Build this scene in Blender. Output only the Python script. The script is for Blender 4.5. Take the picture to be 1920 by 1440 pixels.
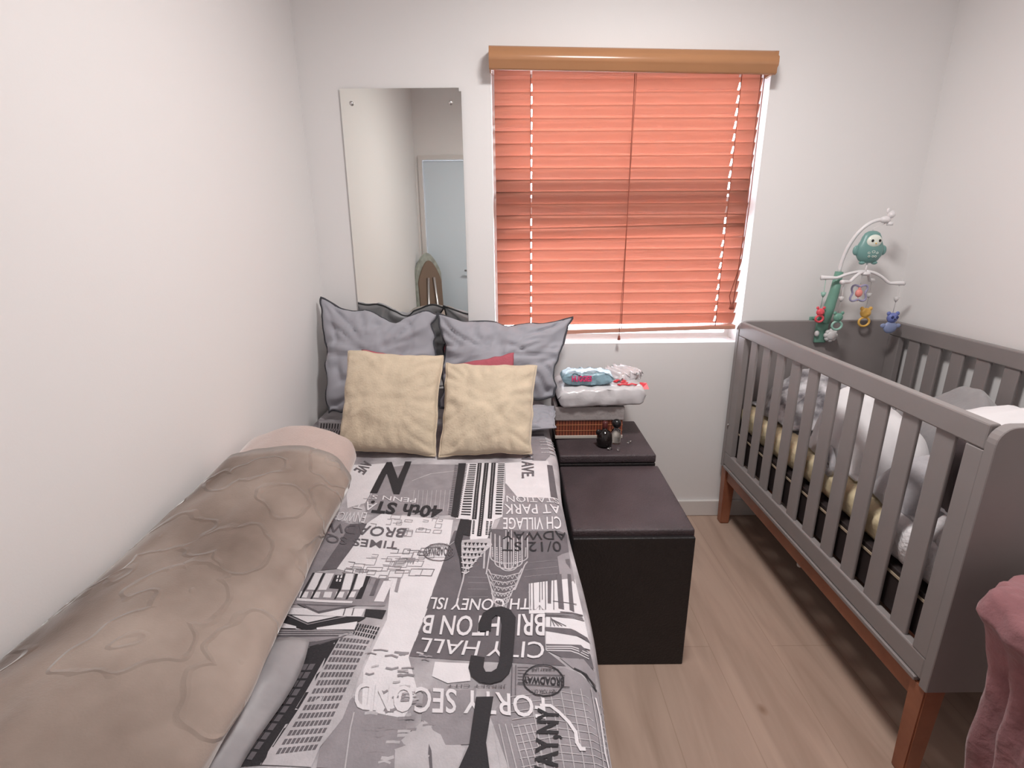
import bpy, bmesh, math, random
from mathutils import Vector, Matrix, noise

for o in list(bpy.data.objects):
    bpy.data.objects.remove(o, do_unlink=True)
SC = bpy.context.scene
COL = SC.collection
PI = math.pi

# ------------------------------------------------------------------ camera, world, exposure
yaw, pitch, roll, fpx = 0.0014, -0.2926, -0.0084, 968.4
fw = Vector((math.sin(yaw)*math.cos(pitch), math.cos(yaw)*math.cos(pitch), math.sin(pitch)))
rt = Vector((math.cos(yaw), -math.sin(yaw), 0)); up = rt.cross(fw)
R_ = math.cos(roll)*rt + math.sin(roll)*up
U_ = -math.sin(roll)*rt + math.cos(roll)*up
cd = bpy.data.cameras.new('camera'); cam = bpy.data.objects.new('camera', cd); COL.objects.link(cam)
cd.sensor_fit = 'HORIZONTAL'; cd.sensor_width = 36; cd.lens = fpx/1920*36; cd.clip_start = 0.02
m = Matrix((( R_.x, U_.x, -fw.x, .7326), (R_.y, U_.y, -fw.y, -2.0313), (R_.z, U_.z, -fw.z, 1.2256), (0, 0, 0, 1)))
cam.matrix_world = m
SC.camera = cam
w = bpy.data.worlds.new('sky'); SC.world = w; w.use_nodes = True
w.node_tree.nodes['Background'].inputs[0].default_value = (.86, .90, 1.0, 1)
w.node_tree.nodes['Background'].inputs[1].default_value = 14.0
SC.view_settings.view_transform = 'Standard'; SC.view_settings.look = 'None'
SC.view_settings.gamma = 1; SC.view_settings.use_curve_mapping = False
SC.view_settings.exposure = 0.0
LAMP_POWER = 23.5
def lamp_light():
    l = bpy.data.lights.new('ceiling_light', 'AREA'); l.shape = 'DISK'; l.size = .30; l.energy = LAMP_POWER; l.color = (1, .975, .955)
    return l

# ------------------------------------------------------------------ helpers
def new_mat(name):
    m = bpy.data.materials.new(name); m.use_nodes = True
    nt = m.node_tree; return m, nt, nt.nodes['Principled BSDF']
def N(nt, t, **k):
    n = nt.nodes.new(t)
    for a, b in k.items(): setattr(n, a, b)
    return n
def mat(name, col, rough=.6, metal=0, bump=0, scale=40, var=0, vscale=6, spec=.5, sheen=0, detail=3, col2=None, trans=0, subs=0):
    m, nt, b = new_mat(name)
    b.inputs['Roughness'].default_value = rough; b.inputs['Metallic'].default_value = metal
    b.inputs['Specular IOR Level'].default_value = spec
    b.inputs['Base Color'].default_value = (*col, 1)
    if sheen: b.inputs['Sheen Weight'].default_value = sheen; b.inputs['Sheen Roughness'].default_value = .5
    if trans: b.inputs['Transmission Weight'].default_value = trans
    tc = N(nt, 'ShaderNodeTexCoord')
    if var or col2:
        n = N(nt, 'ShaderNodeTexNoise'); n.inputs['Scale'].default_value = vscale; n.inputs['Detail'].default_value = 5
        nt.links.new(tc.outputs['Object'], n.inputs['Vector'])
        r = N(nt, 'ShaderNodeValToRGB'); nt.links.new(n.outputs['Fac'], r.inputs['Fac'])
        c2 = col2 or tuple(min(1, c*(1+var)) for c in col); c1 = col if col2 else tuple(c*(1-var) for c in col)
        r.color_ramp.elements[0].position = .35; r.color_ramp.elements[1].position = .65
        r.color_ramp.elements[0].color = (*c1, 1); r.color_ramp.elements[1].color = (*c2, 1)
        nt.links.new(r.outputs['Color'], b.inputs['Base Color'])
    if bump:
        n = N(nt, 'ShaderNodeTexNoise'); n.inputs['Scale'].default_value = scale; n.inputs['Detail'].default_value = detail
        nt.links.new(tc.outputs['Object'], n.inputs['Vector'])
        bp = N(nt, 'ShaderNodeBump'); bp.inputs['Strength'].default_value = bump; bp.inputs['Distance'].default_value = .01
        nt.links.new(n.outputs['Fac'], bp.inputs['Height']); nt.links.new(bp.outputs['Normal'], b.inputs['Normal'])
    return m

def obj(name, bm, mats, parent=None, smooth=False, loc=None, label=None):
    me = bpy.data.meshes.new(name); bm.normal_update(); bm.to_mesh(me); bm.free()
    if not isinstance(mats, (list, tuple)): mats = [mats]
    for x in mats: me.materials.append(x)
    if smooth:
        for p in me.polygons: p.use_smooth = True
    o = bpy.data.objects.new(name, me); COL.objects.link(o)
    if loc: o.location = loc
    if parent: o.parent = parent
    if label: o['label'] = label
    return o
def tag(o, label, cat, group=None, kind=None):
    o['label'] = label; o['category'] = cat
    if group: o['group'] = group
    if kind: o['kind'] = kind
    return o
def thing(name, label, cat, loc=(0, 0, 0), group=None):
    o = bpy.data.objects.new(name, None); COL.objects.link(o); o.location = loc; o.empty_display_size = .05
    return tag(o, label, cat, group)
def struct(name, bm, m, parent=None, smooth=False, loc=None):
    o = obj(name, bm, m, parent, smooth, loc)
    if not parent: o['kind'] = 'structure'
    return o
def box(bm, a, b, bev=0, seg=2, mi=0):
    a = Vector(a); b = Vector(b); c = (a+b)/2; s = b-a
    r = bmesh.ops.create_cube(bm, size=1)
    for v in r['verts']: v.co = Vector((v.co.x*s.x, v.co.y*s.y, v.co.z*s.z)) + c
    fs = set(f for v in r['verts'] for f in v.link_faces)
    for f in fs: f.material_index = mi
    if bev:
        es = set(e for v in r['verts'] for e in v.link_edges)
        q = bmesh.ops.bevel(bm, geom=list(es), offset=bev, segments=seg, profile=.5, affect='EDGES')
        for f in q['faces']: f.material_index = mi
    return bm
def B(a, b, bev=0, seg=2): return box(bmesh.new(), a, b, bev, seg)
def tube(bm, pts, r, seg=10, closed=False, mi=0, cap=True):
    pts = [Vector(p) for p in pts]; n = len(pts); rings = []
    rr = r if isinstance(r, (list, tuple)) else [r]*n
    prev = None
    for i, p in enumerate(pts):
        if closed: d = pts[(i+1) % n]-pts[i-1]
        else: d = pts[min(i+1, n-1)]-pts[max(i-1, 0)]
        d.normalize()
        if prev is None:
            u = d.orthogonal().normalized()
        else:
            u = (prev - d*prev.dot(d)); u = u.normalized() if u.length > 1e-6 else d.orthogonal().normalized()
        prev = u; v = d.cross(u)
        rings.append([bm.verts.new(p+rr[i]*(math.cos(2*PI*k/seg)*u+math.sin(2*PI*k/seg)*v)) for k in range(seg)])
    for i in range(n if closed else n-1):
        A, Bq = rings[i], rings[(i+1) % n]
        for k in range(seg):
            f = bm.faces.new((A[k], A[(k+1) % seg], Bq[(k+1) % seg], Bq[k])); f.material_index = mi; f.smooth = True
    if cap and not closed:
        for R, rev in ((rings[0], True), (rings[-1], False)):
            f = bm.faces.new(R[::-1] if rev else R); f.material_index = mi
    return bm
def lathe(bm, prof, c=(0, 0, 0), seg=24, sx=1, sy=1, mi=0):
    rings = []
    for r, z in prof:
        if r < 1e-5: rings.append([bm.verts.new((c[0], c[1], c[2]+z))])
        else: rings.append([bm.verts.new((c[0]+r*sx*math.cos(2*PI*k/seg), c[1]+r*sy*math.sin(2*PI*k/seg), c[2]+z)) for k in range(seg)])
    for A, Q in zip(rings, rings[1:]):
        for k in range(seg):
            k2 = (k+1) % seg
            if len(A) == 1 and len(Q) == 1: continue
            if len(A) == 1: f = bm.faces.new((A[0], Q[k2], Q[k]))
            elif len(Q) == 1: f = bm.faces.new((A[k], A[k2], Q[0]))
            else: f = bm.faces.new((A[k], A[k2], Q[k2], Q[k]))
            f.material_index = mi; f.smooth = True
    return bm
def ball(bm, c, r, sx=1, sy=1, sz=1, seg=20, mi=0):
    return lathe(bm, [(r*math.sin(PI*i/12), -r*sz*math.cos(PI*i/12)) for i in range(13)], c, seg, sx, sy, mi)
def prism(bm, pts, d, mi=0):
    """outline pts (3D, planar) pushed along vector d"""
    d = Vector(d); a = [bm.verts.new(p) for p in pts]; b = [bm.verts.new(Vector(p)+d) for p in pts]
    n = len(a)
    fs = [bm.faces.new(a), bm.faces.new(b[::-1])]
    for i in range(n): fs.append(bm.faces.new((a[i], b[i], b[(i+1) % n], a[(i+1) % n])))
    for f in fs: f.material_index = mi
    bmesh.ops.recalc_face_normals(bm, faces=fs)
    return bm
def fbm(p, o=4):
    return noise.fractal(Vector(p), .8, 2.0, o, noise_basis='PERLIN_ORIGINAL')
def add_mod(o, t, **k):
    md = o.modifiers.new(t.lower(), t)
    for a, b in k.items(): setattr(md, a, b)
    return md

# ------------------------------------------------------------------ materials
def wall_mat():
    m, nt, b = new_mat('wall_paint')
    b.inputs['Base Color'].default_value = (.83, .805, .798, 1); b.inputs['Roughness'].default_value = .62
    b.inputs['Specular IOR Level'].default_value = .3
    tc = N(nt, 'ShaderNodeTexCoord'); n = N(nt, 'ShaderNodeTexNoise'); n.inputs['Scale'].default_value = 220
    nt.links.new(tc.outputs['Object'], n.inputs['Vector'])
    n2 = N(nt, 'ShaderNodeTexNoise'); n2.inputs['Scale'].default_value = 7; nt.links.new(tc.outputs['Object'], n2.inputs['Vector'])
    ad = N(nt, 'ShaderNodeMath', operation='MULTIPLY_ADD'); ad.inputs[1].default_value = .25
    nt.links.new(n.outputs['Fac'], ad.inputs[0]); nt.links.new(n2.outputs['Fac'], ad.inputs[2])
    bp = N(nt, 'ShaderNodeBump'); bp.inputs['Strength'].default_value = .12; bp.inputs['Distance'].default_value = .004
    nt.links.new(ad.outputs[0], bp.inputs['Height']); nt.links.new(bp.outputs['Normal'], b.inputs['Normal'])
    return m
def floor_mat():
    m, nt, b = new_mat('laminate_floor')
    tc = N(nt, 'ShaderNodeTexCoord'); mp = N(nt, 'ShaderNodeMapping')
    mp.inputs['Rotation'].default_value = (0, 0, PI/2)
    nt.links.new(tc.outputs['Object'], mp.inputs['Vector'])
    br = N(nt, 'ShaderNodeTexBrick'); br.inputs['Scale'].default_value = 1; br.inputs['Brick Width'].default_value = 1.2
    br.inputs['Row Height'].default_value = .19; br.inputs['Mortar Size'].default_value = .0012; br.offset = .37
    br.inputs['Color1'].default_value = (.45, .325, .262, 1); br.inputs['Color2'].default_value = (.472, .345, .277, 1); br.inputs['Mortar'].default_value = (.38, .27, .21, 1)
    nt.links.new(mp.outputs[0], br.inputs['Vector'])
    mp2 = N(nt, 'ShaderNodeMapping'); mp2.inputs['Scale'].default_value = (9, .9, 1); nt.links.new(tc.outputs['Object'], mp2.inputs['Vector'])
    n = N(nt, 'ShaderNodeTexNoise'); n.inputs['Scale'].default_value = 1.6; n.inputs['Detail'].default_value = 6; n.inputs['Distortion'].default_value = .8
    nt.links.new(mp2.outputs[0], n.inputs['Vector'])
    r = N(nt, 'ShaderNodeValToRGB'); r.color_ramp.elements[0].position = .3; r.color_ramp.elements[0].color = (.80, .77, .74, 1)
    r.color_ramp.elements[1].position = .65; r.color_ramp.elements[1].color = (1.06, 1.05, 1.04, 1)
    nt.links.new(n.outputs['Fac'], r.inputs['Fac'])
    mx = N(nt, 'ShaderNodeMix', data_type='RGBA', blend_type='MULTIPLY'); mx.inputs[0].default_value = 1
    nt.links.new(br.outputs['Color'], mx.inputs[6]); nt.links.new(r.outputs['Color'], mx.inputs[7])
    vo = N(nt, 'ShaderNodeTexVoronoi'); vo.inputs['Scale'].default_value = 3.1
    mp3 = N(nt, 'ShaderNodeMapping'); mp3.inputs['Scale'].default_value = (1, .7, 1); nt.links.new(tc.outputs['Object'], mp3.inputs['Vector']); nt.links.new(mp3.outputs[0], vo.inputs['Vector'])
    rk = N(nt, 'ShaderNodeValToRGB'); rk.color_ramp.elements[0].position = .008; rk.color_ramp.elements[0].color = (.68, .60, .54, 1)
    rk.color_ramp.elements[1].position = .045; rk.color_ramp.elements[1].color = (1, 1, 1, 1)
    nt.links.new(vo.outputs['Distance'], rk.inputs['Fac'])
    m2 = N(nt, 'ShaderNodeMix', data_type='RGBA', blend_type='MULTIPLY'); m2.inputs[0].default_value = 1
    nt.links.new(mx.outputs[2], m2.inputs[6]); nt.links.new(rk.outputs['Color'], m2.inputs[7])
    nt.links.new(m2.outputs[2], b.inputs['Base Color'])
    b.inputs['Roughness'].default_value = .42; b.inputs['Specular IOR Level'].default_value = .35
    return m
def slat_mat(name, c, t, amt=.5):
    m, nt, b = new_mat(name)
    b.inputs['Base Color'].default_value = (*c, 1); b.inputs['Roughness'].default_value = .35
    tr = N(nt, 'ShaderNodeBsdfTranslucent'); tr.inputs['Color'].default_value = (*t, 1)
    mx = N(nt, 'ShaderNodeMixShader'); mx.inputs[0].default_value = amt
    nt.links.new(b.outputs[0], mx.inputs[1]); nt.links.new(tr.outputs[0], mx.inputs[2])
    nt.links.new(mx.outputs[0], nt.nodes['Material Output'].inputs['Surface'])
    return m
M = {}
M['wall'] = wall_mat(); M['floor'] = floor_mat()
M['ceil'] = mat('ceiling_paint', (.84, .82, .81), .8)
M['skirt'] = mat('white_gloss_paint', (.72, .68, .66), .35)
M['slat'] = slat_mat('blind_slat', (.62, .31, .225), (.64, .33, .31), .042)
M['valance'] = mat('blind_valance_wood', (.44, .215, .105), .22, var=.06, vscale=3, spec=.5)
M['cord'] = mat('blind_cord', (.30, .08, .05), .7)
M['alu'] = mat('window_frame_paint', (.75, .74, .74), .4)
M['grey'] = mat('crib_grey_paint', (.255, .228, .224), .42, var=.03, vscale=9, spec=.45)
M['wood'] = mat('crib_base_wood', (.27, .095, .05), .4, col2=(.34, .13, .07), vscale=14, bump=.1, scale=30)
M['pillow'] = mat('grey_pillowcase', (.35, .345, .385), .75, bump=.10, scale=8, sheen=.15, detail=6, var=.05, vscale=4)
M['piping'] = mat('dark_pillow_piping', (.055, .055, .065), .8)
M['cream'] = mat('cream_plush', (.61, .50, .37), .95, bump=.22, scale=160, sheen=.3, detail=4, var=.05, vscale=20)
M['red'] = mat('faded_red_cloth', (.44, .10, .13), .85, bump=.2, scale=120)
M['leather'] = mat('dark_brown_faux_leather', (.011, .008, .009), .5, bump=.25, scale=180, var=.15, vscale=12)
M['leather_lid'] = mat('worn_brown_faux_leather', (.060, .043, .048), .55, bump=.3, scale=200, var=.18, vscale=9)
M['white_pl'] = mat('white_glossy_plastic', (.80, .77, .78), .3)
M['sheet'] = mat('cream_yellow_sheet', (.66, .55, .36), .85, bump=.5, scale=22, detail=5, var=.12, vscale=10)
M['quilt'] = mat('white_quilt', (.72, .69, .70), .85, bump=.7, scale=60, detail=2)
M['whitecloth'] = mat('white_cotton', (.76, .73, .74), .85, bump=.4, scale=14, detail=5, sheen=.2)
M['greycloth'] = mat('grey_fleece', (.30, .285, .29), .95, bump=.5, scale=30, detail=5, sheen=.4, var=.1, vscale=8)
M['midcloth'] = mat('pale_grey_fleece', (.42, .40, .42), .95, bump=.5, scale=40, detail=5, sheen=.4)
M['speckle'] = mat('mottled_grey_white_fleece', (.13, .118, .13), .95, bump=.5, scale=30, sheen=.2, vscale=20, col2=(.66, .64, .66))
M['browncl'] = mat('dark_brown_cloth', (.045, .03, .032), .8)
M['pink'] = mat('pink_fleece', (.29, .125, .135), .95, bump=.5, scale=45, detail=6, sheen=.15, var=.18, vscale=12)
M['base_board'] = mat('dark_brown_board', (.022, .014, .014), .6)
M['strip'] = mat('pale_edge_strip', (.42, .33, .24), .5)
M['steel'] = mat('brushed_metal', (.62, .60, .60), .3, metal=1)
M['teal'] = mat('teal_plastic', (.17, .33, .31), .35)
M['green'] = mat('green_plastic', (.16, .33, .26), .4)
M['mint'] = mat('mint_plastic', (.30, .52, .44), .4)
M['redpl'] = mat('coral_red_plastic', (.80, .10, .13), .4)
M['salmon'] = mat('salmon_plastic', (.85, .30, .26), .4)
M['yellow'] = mat('yellow_plastic', (.80, .47, .11), .4)
M['blue'] = mat('blue_plastic', (.16, .20, .48), .4)
M['lilac'] = mat('lilac_plastic', (.34, .32, .48), .4)
M['face'] = mat('pale_face_plastic', (.80, .84, .76), .3)
M['black'] = mat('black_plastic', (.012, .011, .012), .25)
M['clear'] = mat('clear_glass', (.95, .96, .96), .03, trans=1)
M['greypl'] = mat('white_cap_plastic', (.62, .60, .60), .4)
M['door'] = mat('white_door_daylight_tint', (.70, .79, .87), .35)  # white door, with the bluish daylight on it mixed into its base colour
M['plastic_pink'] = mat('hot_pink_print', (.75, .03, .16), .4)
M['red_print'] = mat('red_print', (.75, .04, .06), .4)
M['lightblue'] = mat('light_blue_film', (.26, .40, .47), .3, var=.22, vscale=24, bump=.5, scale=30)
M['film'] = mat('white_film', (.66, .635, .65), .22, bump=.35, scale=18, detail=4)
M['liner'] = mat('grey_liner_cloth', (.36, .32, .315), .85, bump=.3, scale=60)
M['binding'] = mat('cream_binding', (.55, .50, .45), .8)
M['ironcover'] = mat('grey_green_cover', (.34, .36, .32), .8, var=.2, vscale=20)
M['brownboard'] = mat('brown_board', (.22, .15, .11), .6)
M['amber'] = mat('dark_amber_glass', (.012, .008, .008), .08)
def mirror_mat():
    m, nt, b = new_mat('mirror_glass')
    b.inputs['Base Color'].default_value = (.86, .87, .83, 1); b.inputs['Metallic'].default_value = 1; b.inputs['Roughness'].default_value = .015
    return m
M['mirror'] = mirror_mat()
M['mirror_edge'] = mat('mirror_edge', (.10, .10, .095), .3)
def glass_pane():
    m, nt, b = new_mat('window_glass')
    g = N(nt, 'ShaderNodeBsdfTransparent'); g.inputs[0].default_value = (.97, .98, .98, 1)
    gl = N(nt, 'ShaderNodeBsdfGlossy'); gl.inputs['Roughness'].default_value = .02
    fr = N(nt, 'ShaderNodeFresnel'); fr.inputs[0].default_value = 1.45
    mx = N(nt, 'ShaderNodeMixShader'); nt.links.new(fr.outputs[0], mx.inputs[0]); nt.links.new(g.outputs[0], mx.inputs[1]); nt.links.new(gl.outputs[0], mx.inputs[2])
    nt.links.new(mx.outputs[0], nt.nodes['Material Output'].inputs['Surface'])
    return m
M['glass'] = glass_pane()
def bamboo():
    m, nt, b = new_mat('bamboo_sticks')
    tc = N(nt, 'ShaderNodeTexCoord')
    wv = N(nt, 'ShaderNodeTexWave', wave_type='BANDS', bands_direction='DIAGONAL'); wv.inputs['Scale'].default_value = 60; wv.inputs['Distortion'].default_value = 0
    mp = N(nt, 'ShaderNodeMapping'); mp.inputs['Scale'].default_value = (1, 1, 0); nt.links.new(tc.outputs['Object'], mp.inputs[0]); nt.links.new(mp.outputs[0], wv.inputs['Vector'])
    n = N(nt, 'ShaderNodeTexNoise'); n.inputs['Scale'].default_value = 120; nt.links.new(mp.outputs[0], n.inputs['Vector'])
    r = N(nt, 'ShaderNodeValToRGB'); r.color_ramp.elements[0].color = (.10, .022, .012, 1); r.color_ramp.elements[1].color = (.36, .10, .05, 1)
    ad = N(nt, 'ShaderNodeMath', operation='MULTIPLY'); nt.links.new(wv.outputs['Fac'], ad.inputs[0]); nt.links.new(n.outputs['Fac'], ad.inputs[1])
    m2 = N(nt, 'ShaderNodeMath', operation='MULTIPLY'); m2.inputs[1].default_value = 1.8; nt.links.new(ad.outputs[0], m2.inputs[0])
    nt.links.new(m2.outputs[0], r.inputs['Fac']); nt.links.new(r.outputs[0], b.inputs['Base Color']); b.inputs['Roughness'].default_value = .5
    return m
M['bamboo'] = bamboo()
M['stitch'] = mat('orange_stitch', (.50, .22, .10), .7)

# ------------------------------------------------------------------ the room
XR, YF, ZC = 2.2534, -2.32, 2.45
WX0, WX1, WZ0, WZ1 = .671, 1.648, .781, 1.765
RD = .13                                   # depth of the window reveal
struct('floor', B((-.1, YF-.1, -.08), (XR+.1, .22, 0)), M['floor'])
struct('ceiling', B((-.1, YF-.1, ZC), (XR+.1, .22, ZC+.08)), M['ceil'])
struct('wall_left', B((-.12, YF-.1, 0), (0, 0, ZC)), M['wall'])
struct('wall_right', B((XR, YF-.1, 0), (XR+.12, 0, ZC)), M['wall'])
bm = bmesh.new()
box(bm, (-.12, 0, 0), (WX0, .2, ZC)); box(bm, (WX1, 0, 0), (XR+.12, .2, ZC))
box(bm, (WX0, 0, 0), (WX1, .2, WZ0)); box(bm, (WX0, 0, WZ1), (WX1, .2, ZC))
struct('wall_back', bm, M['wall'])
DX0, DX1, DZ = .055, .70, 1.74
bm = bmesh.new()
box(bm, (0, YF-.1, 0), (DX0, YF, ZC)); box(bm, (DX1, YF-.1, 0), (XR, YF, ZC)); box(bm, (DX0, YF-.1, DZ), (DX1, YF, ZC))
struct('wall_front', bm, M['wall'])
bm = bmesh.new(); box(bm, (DX0+.004, YF-.06, .004), (DX1-.004, YF-.02, DZ-.004), .002)
d = struct('door_1', bm, M['door'])
bm = bmesh.new(); box(bm, (.49, YF-.02, .84), (.53, YF-.012, .98), .002)
tube(bm, [(.51, YF-.02, .90), (.51, YF+.03, .90), (.50, YF+.035, .90), (.36, YF+.035, .90)], .008)
obj('door_handle', bm, M['steel'], d, label='steel lever handle')
bm = bmesh.new(); box(bm, (DX0-.03, YF, 0), (DX0, YF+.015, DZ+.03)); box(bm, (DX1, YF, 0), (DX1+.03, YF+.015, DZ+.03)); box(bm, (DX0, YF, DZ), (DX1, YF+.015, DZ+.03))
struct('trim_1', bm, M['skirt'])
def skirting(name, a, b): struct(name, B(a, b, .004), M['skirt'])
skirting('baseboard_back', (0, -.013, 0), (XR, 0, .075))
skirting('baseboard_left', (0, YF+.02, 0), (.013, -.013, .075))
skirting('baseboard_right', (XR-.013, YF, 0), (XR, -.013, .075))
# window: frame with transom and mullion at the outer side of the reveal
bm = bmesh.new(); y0, y1 = RD-.02, RD+.02
box(bm, (WX0, y0, WZ0+.018), (WX0+.018, y1, WZ1-.03)); box(bm, (WX1-.018, y0, WZ0+.018), (WX1, y1, WZ1-.03))
box(bm, (WX0, y0, WZ0), (WX1, y1, WZ0+.018)); box(bm, (WX0, y0, WZ1-.03), (WX1, y1, WZ1))
box(bm, (WX0, y0-.01, 1.262), (WX1, y1, 1.338), .003)
wfr = struct('window_1', bm, M['alu'])
obj('window_pane', B((WX0+.018, RD, WZ0+.018), (WX1-.018, RD+.004, 1.262)), M['glass'], wfr)
obj('window_pane', B((WX0+.018, RD, 1.338), (WX1-.018, RD+.004, WZ1-.03)), M['glass'], wfr)
box(bm := bmesh.new(), (1.20, y0-.02, 1.295), (1.24, y0-.01, 1.308), .002)
obj('window_latch', bm, M['steel'], wfr)

# ceiling lamp above the middle of the room
cl = thing('pendant_lamp', 'white pendant lamp hanging from the ceiling above the gap between bed and crib', 'lamp', (1.12, -1.0, ZC))
obj('ceiling_rose', lathe(bmesh.new(), [(0, 0), (.05, 0), (.045, -.02), (0, -.025)], seg=24), M['white_pl'], cl)
obj('cable', tube(bmesh.new(), [(0, 0, -.02), (0, 0, -.23)], .003), M['white_pl'], cl)
obj('lamp_shade', lathe(bmesh.new(), [(0, -.225), (.05, -.225), (.17, -.275), (.175, -.285), (.168, -.280), (.05, -.232), (0, -.232)], seg=40), M['white_pl'], cl)
L = bpy.data.objects.new('lamp_light', lamp_light()); COL.objects.link(L); L.parent = cl; L.location = (0, 0, -.288)

# ------------------------------------------------------------------ venetian blind
bl = thing('venetian_blind', 'reddish wooden-look venetian blind hanging closed in the window', 'blind', (1.16, 0, WZ1))
def local(o, p):                            # keep world coordinates while parented to an Empty with plain location
    o.location = Vector((0, 0, 0))-p.location; return o
prof = [(0, 1.800), (-.058, 1.800), (-.066, 1.794), (-.070, 1.784), (-.078, 1.778), (-.080, 1.762), (-.078, 1.752), (-.070, 1.746), (-.070, 1.732), (-.062, 1.727), (-.052, 1.731), (-.052, 1.790), (0, 1.790)]
bm = bmesh.new(); x0, x1 = .667, 1.634
a = [bm.verts.new((x0, y, z+.010)) for y, z in prof]; b_ = [bm.verts.new((x1, y, z-.012)) for y, z in prof]
for i in range(len(prof)-1): bm.faces.new((a[i], b_[i], b_[i+1], a[i+1])).smooth = True
for xx, sg, dz in ((x0, 1, .010), (x1, -1, -.012)): box(bm, (xx, -.068, 1.732+dz), (xx+sg*.008, 0, 1.796+dz), .001)
bmesh.ops.recalc_face_normals(bm, faces=bm.faces)
local(obj('valance', bm, M['valance'], bl, label='orange-brown moulded pelmet'), bl)
SX0, SX1 = .682, 1.622
zt = 1.742; pitch_ = .0412; nsl = 22
YS = .012
random.seed(2)
def slat_mesh(x0, x1, tilt, wd=.050):
    bm = bmesh.new(); n = 8; rows = []
    for t in range(n+1):
        s = (t/n-.5)*wd; c = .0035*(1-(2*t/n-1)**2)
        yy = -s*math.cos(tilt) - c*math.sin(tilt); zz = s*math.sin(tilt) - c*math.cos(tilt)
        rows.append([(yy, zz)])
    xs = [x0] + [h+d for h in (.812-1.15, 1.545-1.15) for d in (-.0035, .0035)] + [x1]     # cord holes punched through each slat
    col = [[bm.verts.new((x, r[0][0], r[0][1])) for r in rows] for x in xs]
    for c in range(5):
        for i in range(n):
            if c in (1, 3) and 2 <= i <= 5: continue
            bm.faces.new((col[c][i], col[c+1][i], col[c+1][i+1], col[c][i+1])).smooth = True
    bmesh.ops.solidify(bm, geom=list(bm.faces), thickness=.0022)
    return bm
for i in range(nsl):
    zz = zt - pitch_*i
    if i in (9, 10): tilt = math.radians(82)
    elif i == 11: tilt = math.radians(66)
    elif i in (12, 13): tilt = math.radians(82)
    elif i < 9: tilt = math.radians(64 + random.uniform(-1, 1))
    else: tilt = math.radians(64.6 - .11*(i-14) + random.uniform(-.4, .4))
    # a tilt below 90 degrees: the room-side edge stands high
    o = obj('slat', slat_mesh(SX0-1.15, SX1-1.15, tilt), M['slat'], bl, loc=(1.15-1.16, YS, zz-WZ1))
    o.rotation_euler = (0, .003+random.uniform(-.0012, .0012) + (-.004 if i > 13 else 0) - (.018 if i == 13 else 0), 0)
br = obj('bottom_rail', B((SX0-1.15, -.026, -.008), (SX1-1.15, .026, .008), .003), M['slat'], bl, loc=(-.01, YS, zt-pitch_*nsl-.001-WZ1))
br.rotation_euler = (0, -.022, 0)
for x in (.809, 1.170, 1.541):
    bm = bmesh.new(); tube(bm, [(x, YS-.024, 1.735), (x, YS-.024, .835)], .0013, 6); tube(bm, [(x, YS+.026, 1.735), (x, YS+.026, .835)], .0013, 6)
    local(obj('ladder_cord', bm, M['cord'], bl), bl)
bm = bmesh.new(); tube(bm, [(1.172, -.030, 1.73), (1.166, -.032, 1.3), (1.158, -.034, .815)], .0010, 8); lathe(bm, [(0, -.012), (.006, -.010), (.004, .006), (0, .008)], (1.158, -.034, .812), 10)
local(obj('tilt_wand', bm, M['cord'], bl), bl)
for pts in ([(1.600, -.03, 1.73), (1.603, -.032, 1.2), (1.592, -.034, .93)], [(1.612, -.03, 1.73), (1.610, -.035, 1.30), (1.605, -.034, 1.10), (1.575, -.034, .97), (1.585, -.034, .93)]):
    bm = bmesh.new(); tube(bm, pts, .0016, 6); lathe(bm, [(0, -.014), (.007, -.010), (.004, .008), (0, .01)], pts[-1], 10)
    local(obj('lift_cord', bm, M['cord'], bl), bl)

# ------------------------------------------------------------------ mirror
mi = thing('wall_mirror', 'tall frameless mirror screwed to the wall behind the bed', 'mirror', (.35, 0, .60))
bm = bmesh.new(); pts = [(.134, -.004, .60), (.566, -.004, .60), (.566, -.004, 1.686), (.558, -.004, 1.686), (.558, -.004, 1.697), (.142, -.004, 1.697)]
prism(bm, pts, (0, -.004, 0)); bm.normal_update()
for f in bm.faces: f.material_index = 0 if abs(f.normal.y) > .9 else 1
local(obj('mirror_glass', bm, [M['mirror'], M['mirror_edge']], mi), mi)
for x, z in ((.180, 1.650), (.528, 1.650)):
    bm = bmesh.new(); ball(bm, (x, -.0125, z), .007, 1, .6, 1); local(obj('screw', bm, M['steel'], mi), mi)

# ------------------------------------------------------------------ bed
ZB = .55
bed = thing('bed', 'single bed under the black and white city print bedspread', 'bed', (.43, -.97, 0))
local(obj('bed_base', B((.02, -1.92, .06), (.835, -.03, .30), .01), M['leather'], bed), bed)
local(obj('mattress', B((.02, -1.92, .30), (.84, -.03, .540), .03, 3), M['whitecloth'], bed), bed)
for x, y in ((.07, -1.86), (.78, -1.86), (.07, -.1), (.78, -.1)):
    local(obj('leg', B((x-.02, y-.02, 0), (x+.02, y+.02, .06)), M['black'], bed), bed)

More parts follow.
